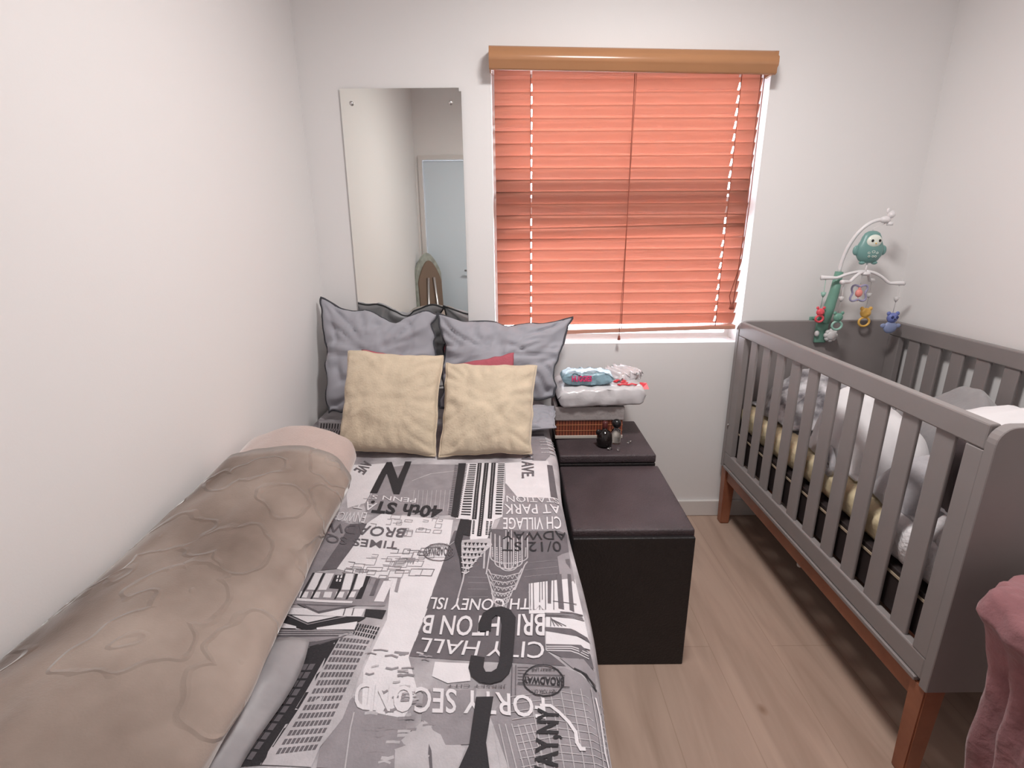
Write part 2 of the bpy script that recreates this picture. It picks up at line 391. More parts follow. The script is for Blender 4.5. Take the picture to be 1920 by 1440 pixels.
def cloth_map(s, y, off=0.0):
    """flat cloth coordinates -> the draped surface, off = height above it"""
    xe, r = .838 + .006*math.sin(y*9), .034
    z0 = ZB + .0035*math.sin(s*17+y*5)*math.cos(y*13-s*4) + .002*math.sin(y*31+s*12)
    if s <= xe: return Vector((s, y, z0+off))
    a = (s-xe)/r
    if a < PI/2: return Vector((xe+(r+off)*math.sin(a), y, z0-r+(r+off)*math.cos(a)))
    d_ = s-xe-r*PI/2; wv = .010*math.sin(y*22+1.5*math.sin(y*7))*min(1, d_/.15)
    return Vector((xe+r+off+wv, y, z0-r-d_))
def cloth_mats():
    cols = {0: (.022, .019, .023), 1: (.125, .110, .122), 2: (.27, .245, .262), 3: (.46, .43, .45), 4: (.70, .665, .69)}
    ms = []
    for k in range(5): ms.append(mat('print_tone_%s' % 'black dark mid light white'.split()[k], cols[k], .8, var=.10 if k in (1, 2, 3) else .03, vscale=30, bump=.15, scale=260))
    ms.append(mat('print_ground', (.25, .228, .243), .8, col2=(.60, .565, .59), vscale=9, bump=.15, scale=260))
    return ms
# printed shapes in bed coordinates (metres): p = patch, l = line, g = rows of small patches, t = lettering; then layer and tone
PRINT = [('p',1,4,[(.384,-.944),(.41,-.9),(.589,-.928),(.592,-1.025),(.573,-1.23),(.56,-1.348),(.585,-1.411),(.574,-1.455),(.508,-1.44),(.493,-1.376),(.504,-1.26),(.5,-1.233),(.488,-1.153),(.366,-1.112)]),
('p',1,2,[(.349,-.638),(.43,-.618),(.574,-.621),(.584,-.903),(.485,-.901),(.373,-.904),(.355,-.856)]),
('p',1,4,[(.229,-.613),(.353,-.601),(.35,-.646),(.36,-.845),(.318,-.877)]),
('p',1,2,[(.295,-.918),(.344,-.944),(.339,-1.116),(.313,-1.126),(.29,-1.037)]),
('p',2,1,[(.344,-.944),(.385,-.944),(.366,-1.112),(.336,-1.119)]),
('p',1,1,[(.596,-.99),(.572,-1.224),(.56,-1.345),(.817,-1.364),(.786,-1.332),(.79,-1.236),(.761,-1.19),(.849,-1.161),(.861,-.976),(.693,-.964),(.598,-.981)]),
('p',1,4,[(.712,-.616),(.842,-.595),(.851,-.825),(.715,-.823)]),
('p',2,2,[(.796,-.391),(.842,-.382),(.852,-.555),(.835,-.595),(.795,-.594)]),
('p',1,2,[(.714,-.823),(.855,-.825),(.861,-.976),(.693,-.964),(.705,-.905)]),
('p',2,2,[(.713,-.743),(.745,-.823),(.714,-.823)]),
('p',3,1,[(.837,-.626),(.853,-.626),(.853,-.819),(.834,-.819)]),
('p',2,2,[(.828,-1.081),(.855,-1.058),(.856,-1.165),(.827,-1.158)]),
('p',2,4,[(.595,-.613),(.712,-.616),(.708,-.91),(.689,-.925),(.672,-1.03),(.638,-1.03),(.627,-.924),(.595,-.923),(.599,-.849)]),
('p',3,0,[(.572,-.613),(.594,-.613),(.6,-.918),(.581,-.908)]),
('g',3,1,26,1,.5,.9,[(.561,-.62),(.572,-.621),(.573,-.902),(.58,-.903)]),
('g',4,0,24,1,.5,1,[(.606,-.617),(.626,-.618),(.605,-.906),(.629,-.909)]),
('g',4,1,30,1,.5,1,[(.594,-.617),(.6,-.617),(.597,-.905),(.601,-.908)]),
('g',4,0,24,1,.5,1,[(.691,-.619),(.711,-.62),(.69,-.904),(.706,-.905)]),
('p',4,0,[(.63,-.614),(.642,-.614),(.645,-.924),(.634,-.924)]),
('g',5,3,44,1,.45,1,[(.635,-.618),(.638,-.618),(.638,-.921),(.64,-.921)]),
('p',4,0,[(.65,-.615),(.663,-.615),(.661,-1.002),(.651,-1.002)]),
('g',5,3,44,1,.45,1,[(.656,-.618),(.658,-.619),(.655,-.999),(.657,-.999)]),
('p',4,0,[(.671,-.615),(.684,-.615),(.682,-.92),(.672,-.919)]),
('g',5,3,44,1,.45,1,[(.676,-.619),(.679,-.619),(.676,-.917),(.678,-.917)]),
('g',4,0,9,1,.6,1,[(.637,-.929),(.642,-.929),(.639,-.995),(.644,-.995)]),
('g',4,0,9,1,.6,1,[(.669,-.929),(.675,-.93),(.67,-.996),(.675,-.996)]),
('g',4,0,9,1,.6,1,[(.679,-.93),(.684,-.93),(.676,-.996),(.681,-.996)]),
('p',4,0,[(.606,-.923),(.634,-.929),(.636,-1.004),(.62,-.999),(.618,-1.034),(.631,-1.152),(.618,-1.082),(.602,-1.025)]),
('p',3,3,[(.617,-1.021),(.68,-1.009),(.687,-1.035),(.66,-1.079),(.642,-1.116),(.634,-1.134),(.623,-1.082)]),
('p',4,0,[(.624,-1.03),(.631,-1.028),(.628,-1.041)]),
('p',4,0,[(.633,-1.03),(.64,-1.028),(.637,-1.041)]),
('p',4,0,[(.642,-1.03),(.649,-1.028),(.646,-1.041)]),
('p',4,0,[(.651,-1.03),(.658,-1.028),(.655,-1.041)]),
('p',4,0,[(.66,-1.03),(.667,-1.029),(.664,-1.041)]),
('p',4,0,[(.669,-1.03),(.676,-1.029),(.673,-1.041)]),
('l',5,4,.0022,[(.621,-1.042),(.651,-1.047),(.679,-1.039)]),
('p',4,0,[(.624,-1.048),(.632,-1.047),(.629,-1.059)]),
('p',4,0,[(.634,-1.049),(.641,-1.047),(.638,-1.059)]),
('p',4,0,[(.643,-1.049),(.651,-1.047),(.648,-1.059)]),
('p',4,0,[(.653,-1.049),(.66,-1.047),(.657,-1.059)]),
('p',4,0,[(.662,-1.049),(.67,-1.047),(.667,-1.06)]),
('l',5,4,.0022,[(.622,-1.061),(.648,-1.065),(.672,-1.057)]),
('p',4,0,[(.624,-1.067),(.631,-1.065),(.628,-1.077)]),
('p',4,0,[(.633,-1.067),(.639,-1.065),(.637,-1.077)]),
('p',4,0,[(.641,-1.067),(.647,-1.065),(.645,-1.077)]),
('p',4,0,[(.649,-1.067),(.655,-1.065),(.653,-1.077)]),
('p',4,0,[(.657,-1.067),(.663,-1.066),(.661,-1.077)]),
('l',5,4,.0022,[(.622,-1.078),(.645,-1.083),(.666,-1.075)]),
('p',4,0,[(.626,-1.084),(.634,-1.083),(.631,-1.094)]),
('p',4,0,[(.636,-1.084),(.643,-1.083),(.64,-1.094)]),
('p',4,0,[(.645,-1.085),(.652,-1.083),(.65,-1.095)]),
('l',5,4,.0022,[(.624,-1.096),(.641,-1.1),(.655,-1.092)]),
('p',4,0,[(.629,-1.101),(.636,-1.1),(.633,-1.111)]),
('p',4,0,[(.638,-1.102),(.645,-1.1),(.642,-1.111)]),
('l',5,4,.0022,[(.626,-1.112),(.638,-1.116),(.648,-1.109)]),
('p',4,0,[(.631,-1.116),(.634,-1.115),(.633,-1.126)]),
('p',4,0,[(.636,-1.116),(.64,-1.115),(.639,-1.126)]),
('l',5,4,.0022,[(.628,-1.127),(.636,-1.131),(.642,-1.124)]),
('l',4,3,.003,[(.633,-1.12),(.632,-1.155),(.629,-1.185),(.626,-1.219)]),
('l',3,3,.002,[(.589,-1.042),(.602,-1.025)]),
('l',3,3,.004,[(.671,-1.043),(.672,-1.113)]),
('l',3,3,.003,[(.684,-1.035),(.678,-1.131)]),
('l',3,3,.0028,[(.682,-.982),(.685,-1.079),(.687,-1.085),(.693,-1.091),(.702,-1.095),(.713,-1.098),(.725,-1.099),(.737,-1.098),(.747,-1.096),(.756,-1.092),(.762,-1.086),(.764,-1.081),(.767,-.984)]),
('g',4,4,9,1,.5,1,[(.686,-1.043),(.689,-1.043),(.688,-1.079),(.691,-1.079)]),
('g',4,4,9,1,.5,1,[(.76,-1.044),(.763,-1.044),(.758,-1.08),(.761,-1.08)]),
('l',3,3,.0028,[(.692,-.989),(.695,-1.097),(.697,-1.103),(.701,-1.108),(.707,-1.112),(.715,-1.115),(.724,-1.116),(.732,-1.115),(.74,-1.112),(.746,-1.108),(.75,-1.103),(.752,-1.098),(.754,-.99)]),
('g',4,4,9,1,.5,1,[(.696,-1.043),(.699,-1.043),(.698,-1.097),(.701,-1.097)]),
('g',4,4,9,1,.5,1,[(.747,-1.044),(.75,-1.044),(.746,-1.097),(.749,-1.098)]),
('l',3,3,.0028,[(.703,-.996),(.705,-1.104),(.706,-1.11),(.709,-1.115),(.713,-1.119),(.718,-1.122),(.724,-1.123),(.729,-1.122),(.734,-1.12),(.738,-1.116),(.741,-1.111),(.742,-1.105),(.744,-.997)]),
('g',4,4,9,1,.5,1,[(.706,-1.043),(.709,-1.044),(.708,-1.104),(.71,-1.104)]),
('g',4,4,9,1,.5,1,[(.738,-1.044),(.74,-1.044),(.737,-1.105),(.739,-1.105)]),
('l',3,3,.0028,[(.713,-1.003),(.714,-1.101),(.715,-1.107),(.716,-1.112),(.718,-1.116),(.721,-1.118),(.724,-1.119),(.727,-1.119),(.73,-1.116),(.732,-1.112),(.733,-1.107),(.734,-1.101),(.735,-1.003)]),
('l',3,3,.002,[(.717,-.969),(.718,-1.117)]),
('l',3,3,.002,[(.723,-.969),(.724,-1.118)]),
('l',3,3,.002,[(.73,-.969),(.729,-1.118)]),
('l',3,3,.0026,[(.682,-1.117),(.687,-1.131),(.717,-1.141),(.746,-1.131),(.751,-1.118)]),
('l',4,3,.0014,[(.687,-1.131),(.693,-1.148),(.697,-1.135)]),
('l',4,3,.0014,[(.697,-1.135),(.702,-1.148),(.707,-1.137)]),
('l',4,3,.0014,[(.707,-1.137),(.712,-1.149),(.717,-1.138)]),
('l',4,3,.0014,[(.717,-1.138),(.722,-1.149),(.727,-1.138)]),
('l',4,3,.0014,[(.727,-1.138),(.731,-1.149),(.736,-1.135)]),
('l',4,3,.0014,[(.736,-1.135),(.741,-1.149),(.746,-1.132)]),
('l',3,3,.0026,[(.685,-1.137),(.69,-1.151),(.716,-1.16),(.743,-1.15),(.747,-1.138)]),
('l',4,3,.0014,[(.69,-1.151),(.695,-1.167),(.699,-1.154)]),
('l',4,3,.0014,[(.699,-1.154),(.704,-1.167),(.708,-1.156)]),
('l',4,3,.0014,[(.708,-1.156),(.712,-1.167),(.716,-1.157)]),
('l',4,3,.0014,[(.716,-1.157),(.721,-1.167),(.725,-1.156)]),
('l',4,3,.0014,[(.725,-1.156),(.729,-1.167),(.734,-1.154)]),
('l',4,3,.0014,[(.734,-1.154),(.738,-1.168),(.743,-1.151)]),
('l',3,3,.0026,[(.688,-1.156),(.693,-1.169),(.715,-1.178),(.738,-1.168),(.742,-1.157)]),
('l',4,3,.0014,[(.693,-1.169),(.697,-1.185),(.7,-1.172)]),
('l',4,3,.0014,[(.7,-1.172),(.704,-1.185),(.708,-1.175)]),
('l',4,3,.0014,[(.708,-1.175),(.712,-1.185),(.715,-1.175)]),
('l',4,3,.0014,[(.715,-1.175),(.719,-1.185),(.723,-1.175)]),
('l',4,3,.0014,[(.723,-1.175),(.727,-1.185),(.73,-1.173)]),
('l',4,3,.0014,[(.73,-1.173),(.734,-1.185),(.738,-1.17)]),
('l',3,3,.0026,[(.689,-1.174),(.694,-1.187),(.713,-1.195),(.731,-1.186),(.736,-1.175)]),
('l',4,3,.0014,[(.694,-1.187),(.698,-1.202),(.7,-1.19)]),
('l',4,3,.0014,[(.7,-1.19),(.704,-1.202),(.707,-1.192)]),
('l',4,3,.0014,[(.707,-1.192),(.71,-1.203),(.713,-1.193)]),
('l',4,3,.0014,[(.713,-1.193),(.716,-1.203),(.719,-1.192)]),
('l',4,3,.0014,[(.719,-1.192),(.722,-1.203),(.725,-1.19)]),
('l',4,3,.0014,[(.725,-1.19),(.728,-1.203),(.731,-1.188)]),
('l',3,3,.0026,[(.691,-1.192),(.696,-1.205),(.711,-1.212),(.726,-1.203),(.73,-1.192)]),
('l',4,3,.0014,[(.696,-1.205),(.699,-1.219),(.701,-1.207)]),
('l',4,3,.0014,[(.701,-1.207),(.704,-1.219),(.706,-1.209)]),
('l',4,3,.0014,[(.706,-1.209),(.709,-1.219),(.711,-1.21)]),
('l',4,3,.0014,[(.711,-1.21),(.714,-1.219),(.716,-1.21)]),
('l',4,3,.0014,[(.716,-1.21),(.719,-1.219),(.721,-1.208)]),
('l',4,3,.0014,[(.721,-1.208),(.723,-1.22),(.726,-1.205)]),
('l',3,3,.0026,[(.694,-1.209),(.699,-1.221),(.71,-1.229),(.721,-1.22),(.725,-1.21)]),
('l',4,3,.0014,[(.699,-1.221),(.701,-1.236),(.702,-1.224)]),
('l',4,3,.0014,[(.702,-1.224),(.705,-1.236),(.706,-1.226)]),
('l',4,3,.0014,[(.706,-1.226),(.708,-1.236),(.71,-1.227)]),
('l',4,3,.0014,[(.71,-1.227),(.712,-1.236),(.713,-1.226)]),
('l',4,3,.0014,[(.713,-1.226),(.715,-1.236),(.717,-1.224)]),
('l',4,3,.0014,[(.717,-1.224),(.719,-1.236),(.721,-1.222)]),
('l',3,3,.0028,[(.763,-1.096),(.757,-1.107),(.745,-1.15),(.736,-1.183)]),
('l',3,3,.0028,[(.68,-1.131),(.69,-1.176),(.696,-1.22)]),
('l',2,2,.0012,[(.641,-1.141),(.682,-1.142)]),
('l',2,2,.0012,[(.643,-1.158),(.683,-1.159)]),
('l',2,2,.0012,[(.644,-1.178),(.683,-1.179)]),
('l',2,2,.0012,[(.646,-1.201),(.684,-1.201)]),
('l',2,2,.0012,[(.757,-1.1),(.827,-1.093)]),
('l',2,2,.0012,[(.757,-1.122),(.825,-1.115)]),
('l',2,2,.0012,[(.756,-1.143),(.823,-1.137)]),
('l',4,4,.002,[(.716,-.746),(.756,-.852)]),
('t',5,0,'N',.045,[(.429,-.602),(.352,-.597),(.432,-.797),(.352,-.792)]),
('t',5,4,'PENN ST',0,[(.48,-.816),(.34,-.801),(.482,-.839),(.343,-.825)]),
('t',5,0,'40th ST.',.03,[(.556,-.854),(.368,-.835),(.557,-.917),(.373,-.899)]),
('t',5,1,'BROADW',.008,[(.485,-.967),(.286,-.938),(.481,-1.001),(.292,-.972)]),
('t',5,1,'TIMES SQ/',.008,[(.475,-1.01),(.287,-.978),(.476,-1.041),(.297,-1.014)]),
('t',5,4,'ENWICH',.0,[(.374,-.899),(.293,-.894),(.378,-.944),(.293,-.926)]),
('t',5,4,'AT',.0,[(.387,-.851),(.332,-.836),(.387,-.894),(.332,-.877)]),
('t',5,1,'AVE',.02,[(.28,-.58),(.266,-.648),(.312,-.6),(.307,-.684)]),
('t',5,1,'N AVE.',.02,[(.762,-.553),(.759,-.714),(.8,-.554),(.795,-.711)]),
('t',5,4,'STATION',0,[(.851,-.824),(.717,-.82),(.854,-.854),(.718,-.851)]),
('t',5,4,'AT PARK',.005,[(.851,-.865),(.712,-.86),(.852,-.907),(.713,-.901)]),
('t',5,4,'CH VILLAGE',.008,[(.85,-.92),(.71,-.915),(.847,-.97),(.71,-.965)]),
('t',5,0,'ADWAY',.0,[(.857,-.976),(.711,-.976),(.856,-1.013),(.709,-1.01)]),
('t',5,0,'0/12 ST',.0,[(.84,-1.02),(.71,-1.022),(.839,-1.063),(.709,-1.057)]),
('t',6,1,'BROADWAY',.02,[(.602,-1.047),(.539,-1.043),(.605,-1.076),(.542,-1.07)]),
('l',6,1,.0022,[(.605,-1.062),(.605,-1.068),(.603,-1.073),(.601,-1.078),(.597,-1.082),(.593,-1.086),(.588,-1.088),(.582,-1.09),(.576,-1.09),(.569,-1.089),(.563,-1.088),(.557,-1.085),(.552,-1.082),(.547,-1.077),(.543,-1.072),(.541,-1.067),(.539,-1.061),(.539,-1.056),(.54,-1.05),(.542,-1.045),(.546,-1.041),(.55,-1.037),(.555,-1.034),(.562,-1.033),(.568,-1.032),(.575,-1.033),(.581,-1.035),(.587,-1.038),(.593,-1.041),(.597,-1.046),(.601,-1.051),(.603,-1.057),(.605,-1.062)]),
('l',6,1,.001,[(.547,-1.041),(.592,-1.044)]),
('l',6,1,.001,[(.552,-1.077),(.596,-1.08)]),
('t',6,1,'UNDERGROUND',0,[(.588,-1.033),(.548,-1.033),(.589,-1.042),(.549,-1.041)]),
('t',5,4,'MITH CONEY ISL',.01,[(.793,-1.213),(.576,-1.203),(.79,-1.244),(.574,-1.233)]),
('t',5,4,'BRIGHTON B',.012,[(.79,-1.254),(.57,-1.247),(.786,-1.305),(.57,-1.292)]),
('t',5,4,'CITY HALL',.004,[(.785,-1.317),(.575,-1.302),(.782,-1.351),(.569,-1.335)]),
('t',5,4,'FORTY SECOND',.012,[(.778,-1.427),(.488,-1.395),(.778,-1.464),(.495,-1.44)]),
('t',5,1,'JERSEY CITY',0,[(.721,-1.404),(.63,-1.402),(.721,-1.411),(.63,-1.408)]),
('t',6,0,'BROADWAY',.03,[(.812,-1.386),(.747,-1.388),(.81,-1.404),(.746,-1.4)]),
('l',6,0,.0022,[(.81,-1.395),(.809,-1.401),(.806,-1.406),(.803,-1.411),(.799,-1.416),(.794,-1.419),(.789,-1.422),(.783,-1.423),(.777,-1.424),(.771,-1.423),(.765,-1.422),(.76,-1.419),(.756,-1.415),(.752,-1.411),(.749,-1.406),(.748,-1.4),(.747,-1.394),(.748,-1.388),(.75,-1.382),(.753,-1.377),(.757,-1.372),(.762,-1.368),(.768,-1.365),(.774,-1.364),(.781,-1.363),(.787,-1.364),(.793,-1.366),(.798,-1.369),(.803,-1.373),(.806,-1.378),(.809,-1.383),(.81,-1.389),(.81,-1.395)]),
('l',6,0,.0012,[(.747,-1.384),(.813,-1.383)]),
('l',6,0,.0012,[(.738,-1.403),(.818,-1.405)]),
('t',6,0,'NEW YORK CITY',0,[(.798,-1.411),(.758,-1.413),(.794,-1.419),(.76,-1.42)]),
('t',6,0,'SUBWAY LINE',0,[(.8,-1.368),(.761,-1.37),(.798,-1.375),(.761,-1.377)]),
('t',6,0,'WAY,NY',.03,[(.792,-1.561),(.804,-1.446),(.755,-1.561),(.767,-1.446)]),
('p',7,0,[(.67,-1.288),(.67,-1.27),(.677,-1.246),(.692,-1.233),(.711,-1.231),(.727,-1.241),(.737,-1.261),(.736,-1.283),(.731,-1.357),(.726,-1.38),(.714,-1.397),(.696,-1.404),(.679,-1.4),(.665,-1.386),(.66,-1.369),(.662,-1.342),(.685,-1.347),(.684,-1.369),(.688,-1.379),(.697,-1.379),(.705,-1.372),(.709,-1.355),(.712,-1.273),(.709,-1.258),(.701,-1.253),(.694,-1.261),(.693,-1.288)]),
('p',7,0,[(.676,-1.428),(.702,-1.428),(.694,-1.498),(.701,-1.539),(.724,-1.57),(.702,-1.569),(.681,-1.548),(.662,-1.569),(.643,-1.569),(.66,-1.529),(.671,-1.5)]),
('l',3,2,.0016,[(.479,-1.12),(.509,-1.122),(.508,-1.145),(.479,-1.143),(.479,-1.12)]),
('l',3,1,.0016,[(.531,-1.044),(.554,-1.046),(.552,-1.072),(.53,-1.07),(.531,-1.044)]),
('l',3,1,.0016,[(.527,-1.054),(.55,-1.056),(.549,-1.069),(.526,-1.067),(.527,-1.054)]),
('l',3,1,.0016,[(.465,-1.041),(.481,-1.043),(.481,-1.057),(.465,-1.055)]),
('l',3,1,.0016,[(.501,-1.049),(.528,-1.051),(.527,-1.067)]),
('l',3,1,.0016,[(.541,-1.042),(.572,-1.044),(.569,-1.07)]),
('l',3,1,.0016,[(.423,-1.141),(.445,-1.143),(.446,-1.161)]),
('l',3,1,.0016,[(.536,-1.116),(.57,-1.118),(.567,-1.14),(.534,-1.138)]),
('l',3,2,.0016,[(.426,-1.058),(.44,-1.06),(.44,-1.069),(.427,-1.068)]),
('l',3,2,.0016,[(.472,-1.105),(.5,-1.107),(.499,-1.116),(.471,-1.114)]),
('l',3,2,.0016,[(.45,-1.075),(.473,-1.077),(.473,-1.097)]),
('l',3,2,.0016,[(.541,-1.044),(.571,-1.046),(.569,-1.069)]),
('l',3,2,.0016,[(.507,-1.081),(.532,-1.083),(.531,-1.092)]),
('l',3,2,.0016,[(.404,-1.141),(.418,-1.142),(.419,-1.161),(.405,-1.159)]),
('l',3,2,.0016,[(.461,-1.135),(.477,-1.137),(.476,-1.151),(.461,-1.15),(.461,-1.135)]),
('l',3,1,.0016,[(.506,-1.082),(.523,-1.083),(.522,-1.099)]),
('l',3,2,.0016,[(.428,-1.106),(.461,-1.108),(.461,-1.121),(.428,-1.12),(.428,-1.106)]),
('l',3,1,.0016,[(.384,-1.113),(.402,-1.115),(.403,-1.135),(.386,-1.134),(.384,-1.113)]),
('l',3,2,.0016,[(.495,-1.075),(.517,-1.077),(.516,-1.097)]),
('l',3,2,.0016,[(.461,-1.085),(.477,-1.087),(.476,-1.105),(.461,-1.103)]),
('l',3,2,.0016,[(.481,-1.057),(.517,-1.059),(.516,-1.079),(.48,-1.076)]),
('l',3,2,.0016,[(.516,-1.056),(.545,-1.058),(.543,-1.083),(.514,-1.081),(.516,-1.056)]),
('l',3,1,.0016,[(.383,-1.087),(.397,-1.089),(.398,-1.111),(.385,-1.109)]),
('l',3,2,.0016,[(.451,-1.145),(.482,-1.147),(.482,-1.169),(.452,-1.167)]),
('l',3,1,.0016,[(.489,-1.076),(.506,-1.078),(.505,-1.094)]),
('l',3,2,.0016,[(.438,-1.144),(.471,-1.146),(.471,-1.163),(.438,-1.161)]),
('l',3,2,.0016,[(.397,-1.093),(.42,-1.095),(.421,-1.112),(.398,-1.11),(.397,-1.093)]),
('l',3,2,.0016,[(.381,-1.124),(.399,-1.126),(.4,-1.143)]),
('l',3,2,.0016,[(.433,-1.116),(.45,-1.118),(.45,-1.133),(.433,-1.131),(.433,-1.116)]),
('l',3,2,.0016,[(.423,-1.14),(.449,-1.142),(.449,-1.158)]),
('l',3,2,.0016,[(.462,-1.068),(.49,-1.07),(.489,-1.086),(.462,-1.084),(.462,-1.068)]),
('l',3,2,.0016,[(.486,-1.08),(.503,-1.082),(.502,-1.096),(.486,-1.094)]),
('l',3,2,.0016,[(.531,-1.06),(.564,-1.063),(.563,-1.079),(.53,-1.077)]),
('l',3,2,.0016,[(.459,-1.098),(.473,-1.1),(.473,-1.121),(.459,-1.12)]),
('l',3,2,.0016,[(.491,-1.118),(.519,-1.12),(.519,-1.13),(.491,-1.129),(.491,-1.118)]),
('l',3,2,.0016,[(.485,-1.087),(.511,-1.089),(.51,-1.11),(.485,-1.108),(.485,-1.087)]),
('l',3,1,.0016,[(.493,-1.043),(.507,-1.045),(.507,-1.062),(.492,-1.06),(.493,-1.043)]),
('l',3,1,.0016,[(.407,-1.114),(.433,-1.116),(.433,-1.124),(.407,-1.122)]),
('l',3,1,.0016,[(.4,-1.134),(.412,-1.136),(.414,-1.158),(.401,-1.157)]),
('l',3,2,.0016,[(.463,-1.086),(.482,-1.088),(.482,-1.107)]),
('l',3,2,.0016,[(.405,-1.117),(.424,-1.119),(.424,-1.132),(.405,-1.13)]),
('l',3,2,.0016,[(.522,-1.116),(.546,-1.117),(.544,-1.14),(.521,-1.139),(.522,-1.116)]),
('l',3,2,.0016,[(.417,-1.072),(.44,-1.074),(.441,-1.099),(.418,-1.097)]),
('l',3,2,.0016,[(.513,-1.087),(.544,-1.089),(.542,-1.108),(.512,-1.106)]),
('l',3,2,.0016,[(.392,-1.104),(.416,-1.106),(.417,-1.129)]),
('l',3,2,.0016,[(.386,-1.127),(.412,-1.129),(.413,-1.142),(.387,-1.14)]),
('l',3,2,.0014,[(.55,-.948),(.565,-.95),(.564,-.97),(.55,-.968),(.55,-.948)]),
('l',3,2,.0014,[(.455,-.938),(.468,-.94),(.468,-.952),(.456,-.95),(.455,-.938)]),
('l',3,2,.0014,[(.464,-.976),(.489,-.978),(.489,-.994),(.464,-.991)]),
('l',3,2,.0014,[(.517,-.929),(.53,-.932),(.53,-.94),(.517,-.938)]),
('l',3,2,.0014,[(.473,-.928),(.491,-.93),(.491,-.94),(.473,-.937),(.473,-.928)]),
('l',3,2,.0014,[(.555,-.926),(.564,-.928),(.564,-.938),(.555,-.936)]),
('l',3,2,.0014,[(.394,-.944),(.408,-.947),(.409,-.967)]),
('l',3,2,.0014,[(.43,-.926),(.441,-.928),(.442,-.95),(.431,-.948)]),
('l',3,2,.0014,[(.483,-.978),(.501,-.981),(.501,-.999),(.483,-.997),(.483,-.978)]),
('l',3,2,.0014,[(.541,-.908),(.552,-.911),(.551,-.923),(.541,-.921),(.541,-.908)]),
('l',3,2,.0014,[(.446,-.928),(.465,-.93),(.465,-.945),(.447,-.943)]),
('l',3,2,.0014,[(.513,-.966),(.524,-.968),(.523,-.976),(.513,-.974),(.513,-.966)]),
('l',3,2,.0014,[(.476,-.973),(.5,-.975),(.5,-.99)]),
('l',3,2,.0014,[(.47,-.965),(.489,-.967),(.489,-.984),(.47,-.982),(.47,-.965)]),
('l',3,2,.0014,[(.508,-.97),(.532,-.972),(.531,-.986),(.508,-.983),(.508,-.97)]),
('l',3,2,.0014,[(.536,-.922),(.55,-.924),(.549,-.944)]),
('l',3,2,.0014,[(.436,-.906),(.459,-.908),(.46,-.925),(.436,-.923),(.436,-.906)]),
('l',3,2,.0014,[(.531,-.974),(.542,-.976),(.541,-.989),(.531,-.987),(.531,-.974)]),
('l',3,2,.0014,[(.55,-.978),(.568,-.98),(.567,-.993),(.549,-.991),(.55,-.978)]),
('l',3,2,.0014,[(.527,-.912),(.54,-.914),(.539,-.935)]),
('p',3,2,[(.507,-1.077),(.524,-1.077),(.522,-1.092),(.508,-1.092)]),
('p',3,2,[(.5,-1.146),(.507,-1.146),(.509,-1.189),(.502,-1.186)]),
('p',2,3,[(.482,-1.08),(.506,-1.084),(.505,-1.103),(.478,-1.107)]),
('l',3,3,.0013,[(.468,-.776),(.48,-.88)]),
('l',3,3,.0013,[(.48,-.776),(.492,-.88)]),
('l',3,3,.0013,[(.492,-.777),(.503,-.88)]),
('l',3,3,.0013,[(.504,-.777),(.514,-.88)]),
('l',3,3,.0013,[(.516,-.777),(.525,-.881)]),
('l',3,3,.0013,[(.528,-.777),(.536,-.881)]),
('l',3,3,.0013,[(.54,-.777),(.548,-.881)]),
('l',3,3,.0013,[(.552,-.778),(.559,-.881)]),
('l',3,3,.0013,[(.565,-.778),(.57,-.881)]),
('l',2,3,.003,[(.453,-.725),(.499,-.678),(.571,-.658)]),
('p',2,2,[(.296,-1.117),(.481,-1.148),(.493,-1.225),(.29,-1.216),(.282,-1.189)]),
('p',4,4,[(.327,-1.127),(.344,-1.128),(.344,-1.177),(.328,-1.176)]),
('p',4,0,[(.322,-1.127),(.326,-1.127),(.326,-1.176),(.326,-1.203),(.323,-1.203),(.321,-1.176)]),
('p',4,4,[(.349,-1.128),(.366,-1.128),(.366,-1.177),(.35,-1.177)]),
('p',4,0,[(.343,-1.128),(.348,-1.128),(.348,-1.177),(.348,-1.203),(.344,-1.203),(.343,-1.177)]),
('p',4,4,[(.39,-1.128),(.407,-1.129),(.413,-1.178),(.396,-1.177)]),
('p',4,0,[(.385,-1.128),(.389,-1.128),(.395,-1.177),(.393,-1.203),(.39,-1.203),(.39,-1.177)]),
('p',4,4,[(.416,-1.129),(.433,-1.129),(.436,-1.178),(.42,-1.178)]),
('p',4,0,[(.41,-1.129),(.415,-1.129),(.418,-1.178),(.416,-1.204),(.412,-1.204),(.413,-1.178)]),
('p',4,0,[(.434,-1.138),(.443,-1.138),(.443,-1.204),(.431,-1.204)]),
('p',4,0,[(.369,-1.133),(.388,-1.133),(.391,-1.174),(.37,-1.171)]),
('g',5,4,2,2,.7,.5,[(.373,-1.133),(.387,-1.133),(.376,-1.154),(.389,-1.156)]),
('p',4,4,[(.318,-1.181),(.334,-1.182),(.336,-1.199),(.321,-1.198)]),
('p',4,4,[(.341,-1.182),(.357,-1.182),(.359,-1.199),(.344,-1.198)]),
('p',4,4,[(.365,-1.182),(.38,-1.182),(.382,-1.199),(.367,-1.198)]),
('p',4,4,[(.388,-1.182),(.404,-1.183),(.405,-1.2),(.39,-1.198)]),
('p',4,4,[(.411,-1.183),(.427,-1.183),(.427,-1.2),(.413,-1.199)]),
('p',4,4,[(.318,-1.2),(.428,-1.21),(.428,-1.216),(.32,-1.207)]),
('p',4,1,[(.457,-1.148),(.465,-1.148),(.465,-1.196),(.456,-1.196)]),
('p',4,1,[(.301,-1.146),(.307,-1.146),(.314,-1.194),(.307,-1.194)]),
('p',4,4,[(.474,-1.155),(.493,-1.155),(.488,-1.215),(.469,-1.213)]),
('p',3,4,[(.294,-1.226),(.457,-1.232),(.456,-1.253),(.296,-1.245)]),
